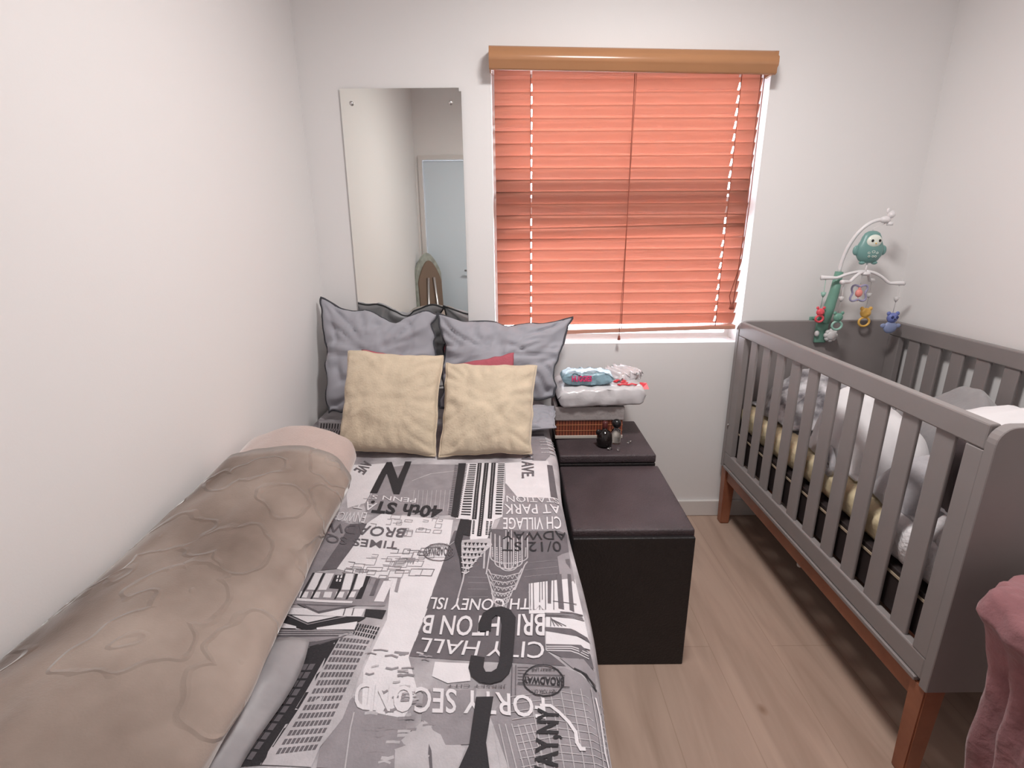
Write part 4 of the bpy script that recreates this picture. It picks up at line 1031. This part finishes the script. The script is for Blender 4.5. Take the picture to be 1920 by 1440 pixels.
# ------------------------------------------------------------------ the two ottomans
def ottoman(label, x0, x1, y0, y1, h, lid_t, tilt=0, gap=0):
    t = thing('storage_ottoman', label, 'ottoman', ((x0+x1)/2, (y0+y1)/2, 0), 'storage ottomans beside the bed')
    lx, ly = (x1-x0)/2, (y1-y0)/2; hb = h-lid_t
    bm = bmesh.new(); w = .016
    box(bm, (-lx, -ly, 0), (lx, -ly+w, hb), .003); box(bm, (-lx, ly-w, 0), (lx, ly, hb), .003)
    box(bm, (-lx, -ly+w, 0), (-lx+w, ly-w, hb), .002); box(bm, (lx-w, -ly+w, 0), (lx, ly-w, hb), .002); box(bm, (-lx+w, -ly+w, .004), (lx-w, ly-w, .012))
    obj('body', bm, M['leather'], t)
    bm = bmesh.new(); box(bm, (-lx-.001, -2*ly+gap, 0), (lx+.001, 0, lid_t), .006, 3)
    bmesh.ops.subdivide_edges(bm, edges=[e for e in bm.edges if e.calc_length() > .1], cuts=10, use_grid_fill=True)
    for v in bm.verts:
        if v.co.z > lid_t*.5: v.co.z += .004*max(0, 1-(v.co.x/lx)**2)*max(0, 1-((v.co.y+ly)/ly)**2)
    o = obj('lid', bm, M['leather_lid'], t, True, loc=(0, ly, hb+.001)); o.rotation_euler = (-tilt, 0, 0)
    return t
ottoman('dark brown storage ottoman against the wall, carrying the basket', .895, 1.222, -.425, -.10, .485, .030)
ottoman('dark brown storage ottoman in the aisle with an empty worn lid', .895, 1.226, -.822, -.436, .452, .028, math.radians(-1.6), .012)

# ------------------------------------------------------------------ basket, packs, bottles
bk = thing('bamboo_basket', 'small bamboo-stick basket with pale grey cloth liner on the rear ottoman', 'basket', (1.015, -.195, .490))
X0, X1, Y0, Y1 = -.122, .118, -.090, .080
def frame_box(x0, x1, y0, y1, z0, z1, w, bev=.002):
    bm = bmesh.new(); box(bm, (x0, y0, z0), (x1, y0+w, z1), bev); box(bm, (x0, y1-w, z0), (x1, y1, z1), bev)
    box(bm, (x0, y0+w, z0), (x0+w, y1-w, z1), bev); box(bm, (x1-w, y0+w, z0), (x1, y1-w, z1), bev); return bm
obj('basket_wall', box(frame_box(X0, X1, Y0, Y1, .010, .074, .006, 0), (X0+.006, Y0+.006, .006), (X1-.006, Y1-.006, .012)), M['bamboo'], bk)
obj('base_binding', frame_box(X0-.003, X1+.003, Y0-.003, Y1+.003, 0, .012, .008), M['binding'], bk)
o = obj('liner', frame_box(X0-.005, X1+.005, Y0-.005, Y1+.005, .070, .122, .012, .004), M['liner'], bk, label='pale grey cloth liner folded over the rim')
for z in (.030, .052): obj('stitch_line', frame_box(X0-.0012, X1+.0012, Y0-.0012, Y1+.0012, z, z+.0014, .002, 0), M['stitch'], bk)

pk = thing('diaper_pack', 'white plastic diaper pack with red lettering lying on the basket', 'pack', (1.052, -.20, .614))
def pouch(lx, ly, lz, seed, ends=.03, n=28, wr=.004):
    """a soft plastic bag: pillow-like box with flattened sealed ends along x"""
    bm = bmesh.new(); rings = []; na = 28
    for i in range(n+1):
        u = 2*i/n-1; k = 1-max(0, (abs(u)-(1-ends*2/lx)))/(ends*2/lx) if ends else 1
        k = max(0, k)**.45; row = []
        for j in range(na):
            a = 2*PI*j/na; c, s = math.cos(a), math.sin(a)
            y = math.copysign(abs(c)**.32, c)*ly/2*(.90+.10*k); z = math.copysign(abs(s)**.32, s)*lz/2*(.05+.95*k)
            w = wr*fbm((u*5+seed, c*2, s*2+seed), 4) * 1.6
            row.append(bm.verts.new((u*lx/2, y+w, z+lz/2+w*(1 if s > 0 else .1))))
        rings.append(row)
    for i in range(n):
        for j in range(na): bm.faces.new((rings[i][j], rings[i][(j+1) % na], rings[i+1][(j+1) % na], rings[i+1][j])).smooth = True
    bm.faces.new(rings[0]); bm.faces.new(rings[-1][::-1])
    bmesh.ops.recalc_face_normals(bm, faces=bm.faces)
    return bm
o = obj('pack_bag', pouch(.315, .21, .072, 3, .018), M['film'], pk, True); o.rotation_euler = (0, -.02, .03)
# red brush-like lettering and a loose translucent end on top of the pack
bm = bmesh.new()
for pts, r in (([(.055, -.045), (.065, -.025), (.085, -.02), (.092, -.035), (.078, -.05), (.098, -.06)], .008), ([(.06, -.085), (.075, -.072), (.095, -.082), (.11, -.070), (.122, -.085)], .008), ([(-.005, .0), (.02, .01), (.05, .004)], .005)):
    tube(bm, [(x, y, .0765) for x, y in pts], r, 6)
for v in bm.verts: v.co.z = .0785+(v.co.z-.0765)*.25
obj('red_lettering', bm, M['red_print'], pk)
bm = pouch(.11, .12, .036, 9, .02, wr=.007); o = obj('torn_flap', bm, M['film'], pk, True, loc=(.100, .045, .066)); o.rotation_euler = (0, -.15, .5)
bm = bmesh.new(); prism(bm, [(.150, -.05, .05), (.178, -.055, .052), (.172, -.04, .07), (.150, -.03, .068)], (0, .01, 0)); obj('red_tab', bm, M['red_print'], pk)

wp = thing('wet_wipes_pack', 'crumpled light blue wet wipes pack with pink lettering on the diaper pack', 'pack', (1.005, -.235, .688))
o = obj('pack_bag', pouch(.185, .085, .046, 5, .03, wr=.004), M['lightblue'], wp, True)
bm = text_mesh('HUGGIES', .03); xs = [v.co.x for v in bm.verts]; ys = [v.co.y for v in bm.verts]
w_, h_ = max(xs)-min(xs), max(ys)-min(ys); x0 = min(xs)
for v in bm.verts:
    u = (v.co.x-x0)/w_; q = v.co.y/h_
    v.co = (-.058+u*.070, -.0478-.0012*math.sin(u*PI)+ .004*q*q, .019+q*.020)
bmesh.ops.solidify(bm, geom=list(bm.faces), thickness=.001)
obj('brand_lettering', bm, M['plastic_pink'], wp, label='hot pink HUGGIES lettering')

t = thing('perfume_bottle', 'dark squat perfume bottle with a reddish cap in front of the basket', 'bottle', (1.058, -.352, .4895), 'perfume bottles on the rear ottoman')
obj('bottle_body', lathe(bmesh.new(), [(0, 0), (.020, 0), (.026, .006), (.028, .022), (.026, .042), (.017, .056), (.009, .060), (.009, .066), (0, .066)], seg=28), M['amber'], t)
obj('cap', lathe(bmesh.new(), [(0, .066), (.008, .066), (.0095, .070), (.0095, .088), (.006, .092), (0, .092)], seg=20), mat('dark_red_cap', (.10, .02, .018), .3), t, label='reddish brown cap')
obj('side_tag', ball(bmesh.new(), (-.022, 0, .052), .010, 1, .6, 1), M['amber'], t)
t = thing('perfume_bottle', 'clear glass perfume bottle with a black ball cap near the ottoman edge', 'bottle', (1.103, -.328, .4895), 'perfume bottles on the rear ottoman')
obj('bottle_body', lathe(bmesh.new(), [(0, 0), (.014, 0), (.017, .004), (.018, .030), (.015, .050), (.008, .056), (.006, .060), (0, .060)], seg=28), M['clear'], t, label='clear glass body')
obj('cap', ball(bmesh.new(), (0, 0, .074), .0165), M['black'], t, label='glossy black ball cap')
for (x, y, a, kind), lb in zip(((1.072, -.385, 1.5, 0), (1.100, -.395, .6, 1), (1.150, -.330, .2, 0)), ('tiny glass vial lying before the dark bottle', 'tiny round glass bead at the ottoman front, before the clear bottle', 'tiny glass vial nearest the right edge of the rear ottoman')):
    if kind: o = obj('glass_bead', ball(bmesh.new(), (0, 0, .006), .006), M['clear'], None, True, loc=(x, y, .490))
    else:
        bm = bmesh.new(); tube(bm, [(-.008*math.cos(a), -.008*math.sin(a), .004), (.004*math.cos(a), .004*math.sin(a), .004)], .004, 10); tube(bm, [(.004*math.cos(a), .004*math.sin(a), .004), (.010*math.cos(a), .010*math.sin(a), .004)], .003, 8, mi=1)
        o = obj('glass_vial', bm, [M['clear'], M['steel']], None, loc=(x, y, .490)); o.rotation_euler = (0, 0, a*1.3)
    tag(o, lb, 'vial', 'tiny glass pieces on the rear ottoman')

# ------------------------------------------------------------------ crib
XC, XF, YN, YB, ZT, ZL = 1.619, 2.232, -1.162, -.030, .873, .260
cr = thing('baby_crib', 'grey slatted baby crib on a reddish wooden base by the right wall', 'crib', (1.93, -.60, 0))
def cp(name, bm, m, smooth=False, label=None): return local(obj(name, bm, m, cr, smooth, label=label), cr)
def end_panel(y0, y1):
    r = .035; pts = [(XC, y0, ZL), (XF, y0, ZL)]
    for cx, a0 in ((XF-r, 0), (XC+r, PI/2)):
        for k in range(7): a = a0+PI/2*k/6; pts.append((cx+r*math.cos(a), y0, ZT-r+r*math.sin(a)))
    bm = bmesh.new(); prism(bm, pts, (0, y1-y0, 0))
    bmesh.ops.bevel(bm, geom=[e for e in bm.edges if abs((e.verts[0].co-e.verts[1].co).y) < 1e-4], offset=.0015, segments=1, affect='EDGES')
    return bm
cp('end_panel', end_panel(YN, YN+.022), M['grey']); cp('end_panel', end_panel(YB-.022, YB), M['grey'])
y0, y1 = YN+.0225, YB-.0225
edges = [-.122, -.2185, -.315, -.4115, -.508, -.6045, -.701, -.7975, -.894, -.9905, -1.087]
for xa, xb, sg in ((XC+.002, XC+.024, 1), (XF-.024, XF-.002, -1)):
    cp('top_rail', B((xa, y0, .818), (xb, y1, .871), .004), M['grey'])
    cp('bottom_rail', B((xa, y0, .272), (xb, y1, .328), .004), M['grey'])
    cp('stile', B((xa, y0, .328), (xb, y0+.040, .8175), .002), M['grey']); cp('stile', B((xa, y1-.055, .328), (xb, y1, .8175), .002), M['grey'])
    for i, e in enumerate(edges[:-1]):
        # gap i runs below e; slat between gap i and the next
        a = e-.028; b_ = edges[i+1]+.020
        cp('slat', B((xa+.006, b_-.002, .322), (xb-.007, a, .822), .003, 2), M['grey'])
bm = bmesh.new(); box(bm, (XC-.003, y0+.01, .2605), (XC+.03, y1-.01, .2715), .002)
cp('ledge', bm, M['grey'])
for x0, x1 in ((XC+.006, XC+.05), (XF-.05, XF-.006)):
    cp('base_rail', B((x0+.005, YN+.05, .205), (x1-.012, YB-.05, .2595), .003), M['wood'])
for y0_, y1_ in ((YN+.20, YN+.23), (YB-.23, YB-.20)): cp('base_rail', B((XC+.05, y0_, .205), (XF-.05, y1_, .2595), .003), M['wood'])
for x in (XC+.004, XF-.050):
    for y in (YN+.003, YB-.052):
        bm = bmesh.new(); r = bmesh.ops.create_cube(bm, size=1)
        for v in r['verts']:
            k = 1 if v.co.z > 0 else .80
            v.co = (x+.023+v.co.x*.046*k, y+.0245+v.co.y*.046*k, .130+v.co.z*.259)
        bmesh.ops.bevel(bm, geom=bm.edges[:], offset=.003, segments=2, affect='EDGES'); cp('leg', bm, M['wood'])
cp('base_board', B((XC+.027, YN+.024, .330), (XF-.027, YB-.024, .440), .003), M['base_board'])  # base board, deepened to keep the underside dark and widened to block lamplight
cp('edge_strip', B((XC+.0245, YN+.04, .422), (XC+.0268, YB-.04, .428)), M['strip'])
bm = bmesh.new(); ball(bm, (XC-.001, YB-.03, .45), .004); cp('bolt', bm, M['steel'])
bm = bmesh.new(); tube(bm, [(1.665, -.60, .206), (1.665, -.60, .188)], .006); ball(bm, (1.665, -.60, .176), .012, 1, .6, 1); cp('leveling_foot', bm, M['greypl'])

# mattress with its gathered cream sheet
mt = thing('crib_mattress', 'thin crib mattress with gathered cream sheet seen through the slats', 'mattress', (1.925, -.6, .442))
local(obj('mattress_core', B((XC+.055, YN+.04, .442), (XF-.055, YB-.04, .522), .02, 3), M['whitecloth'], mt), mt)
def wavy_wrap(x, ya, yb, z0, z1, amp, fr, seed, bulge=.012, ny=120):
    bm = bmesh.new(); g = []
    for j in range(ny+1):
        y = ya+(yb-ya)*j/ny; row = []
        for i in range(9):
            t = i/8; z = z0+(z1-z0)*t+.006*math.sin(y*9+seed)
            xx = x - bulge*math.sin(PI*min(1, t*.8+.1)) - amp*abs(noise.noise(Vector((y*fr, t*1.5, seed))))*(.3+t) + (.05*max(0, t-.85)/.15)
            row.append(bm.verts.new((xx, y, z)))
        g.append(row)
    for j in range(ny):
        for i in range(8): bm.faces.new((g[j][i], g[j][i+1], g[j+1][i+1], g[j+1][i])).smooth = True
    return bm
o = local(obj('fitted_sheet', wavy_wrap(XC+.052, YB-.05, YN+.24, .452, .540, .018, 45, 1), M['sheet'], mt, True, label='gathered cream yellow sheet'), mt)
add_mod(o, 'SOLIDIFY', thickness=.003, offset=0)

# bedding heaps
def heap(name, label, cat, c, size, h, seed, m, n=52, fold=.5, z0=.543, thick=.006, ridge=3.0, rot=0, group=None):
    bm = bmesh.new(); g = []
    cx, cy = c; lx, ly = size
    for i in range(n+1):
        row = []
        for j in range(n+1):
            u, v = 2*i/n-1, 2*j/n-1
            wob = 1+.16*noise.noise(Vector((math.atan2(v, u)*1.3, seed, 2)))
            x, y = u*lx/2*wob, v*ly/2*wob
            r = max(abs(u), abs(v)); r = (abs(u)**3+abs(v)**3)**(1/3)
            env = max(0, 1-min(1, r)**2.2)**.55
            p = Vector((x*ridge+seed*5, y*ridge, seed))
            rid = 1-min(1, abs(noise.noise(p*1.6))*3.2); rid2 = 1-min(1, abs(noise.noise(p*3.7+Vector((3, 1, 0))))*3.5)
            z = h*env*(1-fold+fold*(.5+.9*noise.noise(p*.9))+.22*fold*rid) + .020*rid*env + .010*rid2*env + .004
            ca, sa = math.cos(rot), math.sin(rot)
            row.append(bm.verts.new((x*ca-y*sa+.012*noise.noise(p*5)*env, x*sa+y*ca, max(z, .002))))
        g.append(row)
    for i in range(n):
        for j in range(n): bm.faces.new((g[i][j], g[i+1][j], g[i+1][j+1], g[i][j+1])).smooth = True
    o = obj(name, bm, m, None, True, loc=(cx, cy, z0))
    add_mod(o, 'SOLIDIFY', thickness=thick, offset=1)
    return tag(o, label, cat, group)
heap('baby_blanket', 'mottled grey and white blanket heaped at the window end of the crib', 'blanket', (1.90, -.22), (.43, .30), .17, 1, M['speckle'], fold=.55, ridge=4, group='blankets in the crib')
heap('baby_blanket', 'white blanket bunched up in the middle of the crib', 'blanket', (1.805, -.60), (.25, .29), .235, 2, M['whitecloth'], fold=.4, ridge=3.2, group='blankets in the crib')
heap('baby_blanket', 'pale grey fleece blanket draped over the crib bedding toward the near end', 'blanket', (1.80, -.865), (.24, .19), .12, 5, M['midcloth'], fold=.4, ridge=3, group='blankets in the crib')
heap('baby_blanket', 'dark grey fleece folded on the far side of the crib', 'blanket', (2.075, -.585), (.22, .42), .215, 8, M['greycloth'], fold=.3, ridge=2.6, group='blankets in the crib')
heap('quilted_blanket', 'white quilted blanket spilling over the mattress edge at the near end', 'blanket', (1.80, -1.035), (.25, .12), .07, 4, M['quilt'], fold=.4, ridge=3.5)
o = obj('quilt_cover', wavy_wrap(XC+.050, YN+.25, YN+.035, .45, .555, .014, 26, 5, .014, 50), M['quilt'], None, True)
add_mod(o, 'SOLIDIFY', thickness=.004, offset=0); tag(o, 'white quilted cover hanging down the mattress side behind the nearest slats', 'cover')
pillow('crib_pillow', [(1.80, -1.075, .71), (2.18, -1.09, .71), (2.18, -.80, .755), (1.80, -.78, .755)], .135, M['whitecloth'],
       'plump white pillow resting at the near end of the crib', 'pillow', 12, .03, .008, n=30)
pillow('crib_cushion', [(1.690, -1.085, .60), (1.730, -.925, .60), (1.730, -.925, .80), (1.690, -1.085, .79)], .04, M['browncl'],
       'dark brown cushion standing behind the last slats at the near end of the crib', 'cushion', 14, .10, .003, n=24, piping=M['midcloth'], seamw=.008)
bm = bmesh.new(); tube(bm, [(1.668, -.63, .60), (1.660, -.66, .585), (1.658, -.68, .555), (1.660, -.665, .532), (1.668, -.63, .536), (1.672, -.60, .55)], .010, 10)
tag(obj('cloth_strap', bm, M['midcloth'], None, True), 'looped pale grey cloth strap hanging over the cream sheet in the crib', 'strap')

# ------------------------------------------------------------------ mobile
mo = thing('crib_mobile', 'white and green baby mobile with hanging toys clamped to the crib', 'mobile', (1.945, -.05, .80))
def mp_(name, bm, m, smooth=True, label=None, parent=None):
    o = obj(name, bm, m, parent or mo, smooth, label=label)
    if parent is None: o.location = Vector((0, 0, 0))-mo.location
    return o
bm = bmesh.new()
tube(bm, [(1.955, -.078, 1.062), (1.950, -.078, .99), (1.940, -.078, .93), (1.925, -.080, .872)], [.014, .017, .019, .022], 16)
box(bm, (1.915, -.080, .874), (1.955, -.016, .884), .003); box(bm, (1.905, -.024, .845), (1.960, -.016, .885), .003); box(bm, (1.912, -.068, .79), (1.957, -.054, .88), .004)
mp_('clamp_arm', bm, M['green'], label='green clamp post')
bm = bmesh.new()
for k in range(8):
    a = 2*PI*k/8; ball(bm, (1.962+.017*math.cos(a), -.080, .822+.017*math.sin(a)), .010, 1, .9, 1, 10)
ball(bm, (1.962, -.083, .822), .020, 1, .6, 1); mp_('clamp_knob', bm, M['greypl'], label='scalloped white screw knob')
bm = bmesh.new(); ball(bm, (1.912, -.073, .828), .012, .7, .7, 1); mp_('side_knob', bm, M['greypl'])
arc = []
for k in range(17):
    t = k/16; a = PI-t*PI*.52
    arc.append((2.052+.097*math.cos(a)*1.0, -.078-.040*t, 1.075+.170*math.sin(a)))
arc = [(1.955, -.078, 1.055)]+arc
mp_('arched_arm', tube(bmesh.new(), arc, .0065, 12), M['white_pl'])
tx, ty, tz = arc[-1]
bm = bmesh.new(); ball(bm, (tx+.004, ty, tz), .014, 1.3, 1, .9); ball(bm, (tx+.018, ty-.005, tz+.016), .012); ball(bm, (tx+.008, ty, tz+.030), .007, .7, .7, 1.3); ball(bm, (tx+.024, ty, tz+.024), .007); lathe(bm, [(0, -.012), (.010, -.012), (.010, 0), (0, 0)], (tx+.020, ty-.004, tz-.008), 14)
mp_('flower_nut', bm, M['white_pl'], label='white flower-shaped nut')
HX, HY = 2.021, -.125
bm = bmesh.new(); tube(bm, [(tx+.012, ty, tz-.01), (2.018, HY, tz-.03), (HX, HY, 1.205)], .0015, 6); mp_('hook', bm, M['white_pl'])
# the penguin music box
Y = HY
bm = bmesh.new()
body = [(0, .0), (.016, .001), (.034, .010), (.044, .026), (.048, .045), (.045, .062), (.038, .076), (.033, .092), (.026, .104), (.014, .111), (0, .113)]
lathe(bm, body, (HX, Y, 1.095), 28, 1, .5)
pg = mp_('music_box', bm, M['teal'], label='teal penguin-shaped music box')
bm = bmesh.new(); ball(bm, (HX, Y-.016, 1.172), .026, 1, .45, .88); f_ = obj('face', bm, M['face'], pg, True, label='pale mint face')
bm = bmesh.new()
for s in (-1, 1): ball(bm, (HX+s*.0125+.0005, Y-.0262, 1.174), .0048, 1, .5, 1)
obj('eyes', bm, M['black'], pg, True)
bm = bmesh.new(); ball(bm, (HX, Y-.028, 1.165), .0026, 1, .8, 1); obj('beak', bm, M['yellow'], pg, True)
for s in (-1, 1):
    bm = bmesh.new(); ball(bm, (HX+s*.048, Y, 1.140), .015, .8, .5, 1.15); obj('wing', bm, M['teal'], pg, True)
    bm = bmesh.new(); ball(bm, (HX+s*.022, Y-.004, 1.097), .0095, 1.1, 1, .7); obj('foot', bm, M['teal'], pg, True)
bm = bmesh.new()
for x, z, r in ((0, 1.136, .0055), (-.015, 1.132, .004), (.014, 1.132, .004), (-.013, 1.120, .0035), (0, 1.120, .0035), (.010, 1.120, .0035)):
    yy = Y-.0235+abs(x)*.10
    tube(bm, [(HX+x+r*math.cos(2*PI*k/10), yy, z+r*.75*math.sin(2*PI*k/10)) for k in range(10)], .0009, 5, closed=True)
obj('buttons', bm, M['face'], pg)
bm = bmesh.new(); tube(bm, [(HX, HY, 1.096), (HX, HY, 1.062)], .003, 8); ball(bm, (HX, HY, 1.058), .017, 1, 1, .5); mp_('hub', bm, M['white_pl'])
ends = []
for k, (ex, ey, ez, fx) in enumerate(((1.880, -.095, 1.042, 1), (1.915, -.165, 1.032, 1), (2.088, -.075, 1.030, 1), (2.160, -.140, 1.024, 1))):
    dx, dy = ex-HX, ey-HY; zt_ = 1.066
    pts = [(HX+dx*t, HY+dy*t, ez+(zt_-ez)*math.cos(min(1, t/.60)*PI/2)**.8 if t < .60 else ez) for t in [i/14 for i in range(15)]]
    bm = bmesh.new(); tube(bm, pts, [.0055+.003*max(0, (i-9)/5) for i in range(15)], 10)
    mp_('spider_arm', bm, M['white_pl']); ends.append((ex-dx*.12, ey-dy*.12, ez))
def toy(pos, z_top, build, label):
    x, y, ez = pos; t = bpy.data.objects.new('hanging_toy', None); COL.objects.link(t); t.parent = mo; t.location = Vector((x, y, ez))-mo.location; t['label'] = label
    bm = bmesh.new(); tube(bm, [(0, 0, 0), (.001, 0, (z_top-ez)*.5), (-.002, 0, z_top-ez)], .0011, 6)
    zc = (z_top-ez)*.55; lathe(bm, [(0, -.012), (.006, -.004), (.009, .008), (0, .010)], (0, 0, zc), 10)
    obj('cord', bm, M['mint'] if 'red' in label else M['greypl'], t)
    build(t, z_top-ez); return t
def ring_pts(cx, cz, rx, rz, n=22, y=0): return [(cx+rx*math.cos(2*PI*k/n), y, cz+rz*math.sin(2*PI*k/n)) for k in range(n)]
def animal(head_m, ring_m, r=.019, ring_r=.019, eye=None, solid=False, earz=.016, faceR=False):
    def f(t, z):
        bm = bmesh.new(); ball(bm, (0, 0, z-r), r, 1, .6, .95)
        for s in (-1, 1): ball(bm, (s*r*.80, 0, z-r+earz), r*.38, 1, .6, 1, 12)
        obj('head', bm, head_m, t, True)
        bm = bmesh.new(); zc = z-2*r-ring_r*.72
        if solid:
            ball(bm, (0, .002, zc), ring_r*1.15, 1, .35, .9)
            for s in (-1, 1): ball(bm, (s*ring_r*1.2, .002, zc+.006), ring_r*.55, 1, .35, .7, 12)
        else: tube(bm, ring_pts(0, zc, ring_r, ring_r*.85), .0042, 8, closed=True)
        obj('teether_ring', bm, ring_m, t, True)
        if eye:
            bm = bmesh.new()
            for s in (-1, 1): ball(bm, (s*r*.42+.002, -r*.5, z-r+.003), r*.30, 1, .4, 1, 12)
            obj('eyes', bm, eye, t, True)
        bm = bmesh.new(); ball(bm, (0.002, -r*.60, z-r-.004), r*.14, 1, .5, 1, 10); obj('nose', bm, M['black'] if eye else head_m, t, True)
    return f
toy(ends[0], .930, animal(M['redpl'], M['redpl'], .015, .014), 'coral red bear teether')
toy(ends[1], .922, animal(M['green'], M['mint'], .017, .018), 'green animal teether')
toy(ends[2], .928, animal(M['yellow'], M['yellow'], .020, .020), 'yellow bear teether with an open ring')
toy(ends[3], .918, animal(M['blue'], mat('pale_blue_plastic', (.26, .31, .50), .4), .020, .022, mat('navy_plastic', (.03, .04, .14), .3), True), 'blue bear teether with dark eyes')
t = bpy.data.objects.new('hanging_toy', None); COL.objects.link(t); t.parent = mo; t.location = Vector((HX-.010, HY+.0, 1.05))-mo.location; t['label'] = 'lilac four-lobed rattle with a salmon centre'
bm = bmesh.new(); tube(bm, [(0, 0, 0), (0, 0, -.030)], .0011, 6); obj('cord', bm, M['greypl'], t)
bm = bmesh.new(); n = 48
tube(bm, [((.0285+.0065*math.cos(4*(2*PI*k/n+PI/4)+0))*1.05*math.cos(2*PI*k/n), 0, -.062+(.0285+.0065*math.cos(4*(2*PI*k/n+PI/4)))*1.05*math.sin(2*PI*k/n)) for k in range(n)], .0036, 8, closed=True); obj('rattle_frame', bm, M['lilac'], t, True)
bm = bmesh.new(); ball(bm, (0, 0, -.062), .013, 1, .7, 1.15); ball(bm, (0, 0, -.045), .005); obj('rattle_centre', bm, M['salmon'], t, True)
for za, zb in ((-.032, -.047), (-.076, -.092)): obj('pin', tube(bmesh.new(), [(0, 0, za), (0, 0, zb)], .0012, 6), M['salmon'], t)

# ------------------------------------------------------------------ pink blanket, ironing board
def pink():
    prof = [(.150, .032), (.150, .12), (.150, .28), (.148, .38), (.150, .45), (.155, .52), (.175, .59), (.195, .62), (.185, .655), (.13, .670), (.06, .675), (0, .676)]
    bm = bmesh.new(); seg = 72; rings = []
    import bisect
    zs = [i/60 for i in range(61)]
    def at(t):
        f = t*(len(prof)-1); i = min(int(f), len(prof)-2); k = f-i
        return prof[i][0]*(1-k)+prof[i+1][0]*k, prof[i][1]*(1-k)+prof[i+1][1]*k
    for q in zs:
        r, z = at(q); row = []
        for k in range(seg):
            a = 2*PI*k/seg
            fold = .020*abs(noise.noise(Vector((math.cos(a)*2.2, math.sin(a)*2.2, z*1.1))))*2 + .012*fbm((math.cos(a)*3, math.sin(a)*3, z*6), 3)
            rr = max(0, r + (fold-.025)*min(1, r/.1))
            row.append(bm.verts.new((rr*math.cos(a), rr*.9*math.sin(a), z + .012*fbm((math.cos(a)*r*9, math.sin(a)*r*9, 3), 3)*min(1, z*2))))
        rings.append(row)
    for A, Q in zip(rings, rings[1:]):
        for k in range(seg): bm.faces.new((A[k], A[(k+1) % seg], Q[(k+1) % seg], Q[k])).smooth = True
    bmesh.ops.remove_doubles(bm, verts=bm.verts, dist=1e-5)
    return bm
o = obj('pink_blanket', pink(), M['pink'], None, True, loc=(1.695, -1.385, -.030)); tag(o, 'fluffy pink fleece blanket bundled upright in front of the crib', 'blanket')

ib = thing('ironing_board', 'folded ironing board with a grey-green cover leaning in the corner by the door', 'ironing board', (.095, -2.12, 0))
def board_outline(hw, h0, h1):
    pts = [(-hw, h0), (hw, h0), (hw, h1-.16)]
    for k in range(1, 12): a = PI*k/12; pts.append((hw*math.cos(a)*(.62+.38*(1-math.sin(a))), h1-.16+.16*math.sin(a)))
    pts.append((-hw, h1-.16)); return pts
bm = bmesh.new(); prism(bm, [(.035, y, z) for y, z in board_outline(.14, .02, 1.05)], (-.022, 0, 0)); bmesh.ops.bevel(bm, geom=bm.edges[:], offset=.005, segments=2, affect='EDGES')
o = obj('padded_cover', bm, M['ironcover'], ib); o.rotation_euler = (0, -.045, 0)
bm = bmesh.new(); prism(bm, [(.048, y, z) for y, z in board_outline(.12, .05, .99)], (-.012, 0, 0)); o = obj('board', bm, M['brownboard'], ib); o.rotation_euler = (0, -.045, 0)
for s in (-1, 1):
    bm = bmesh.new(); tube(bm, [(.055, s*.10, .02), (.058, s*.03, .86)], .010, 8); o = obj('leg', bm, M['steel'], ib); o.rotation_euler = (0, -.045, 0)
ib.rotation_euler = (0, 0, math.radians(38))
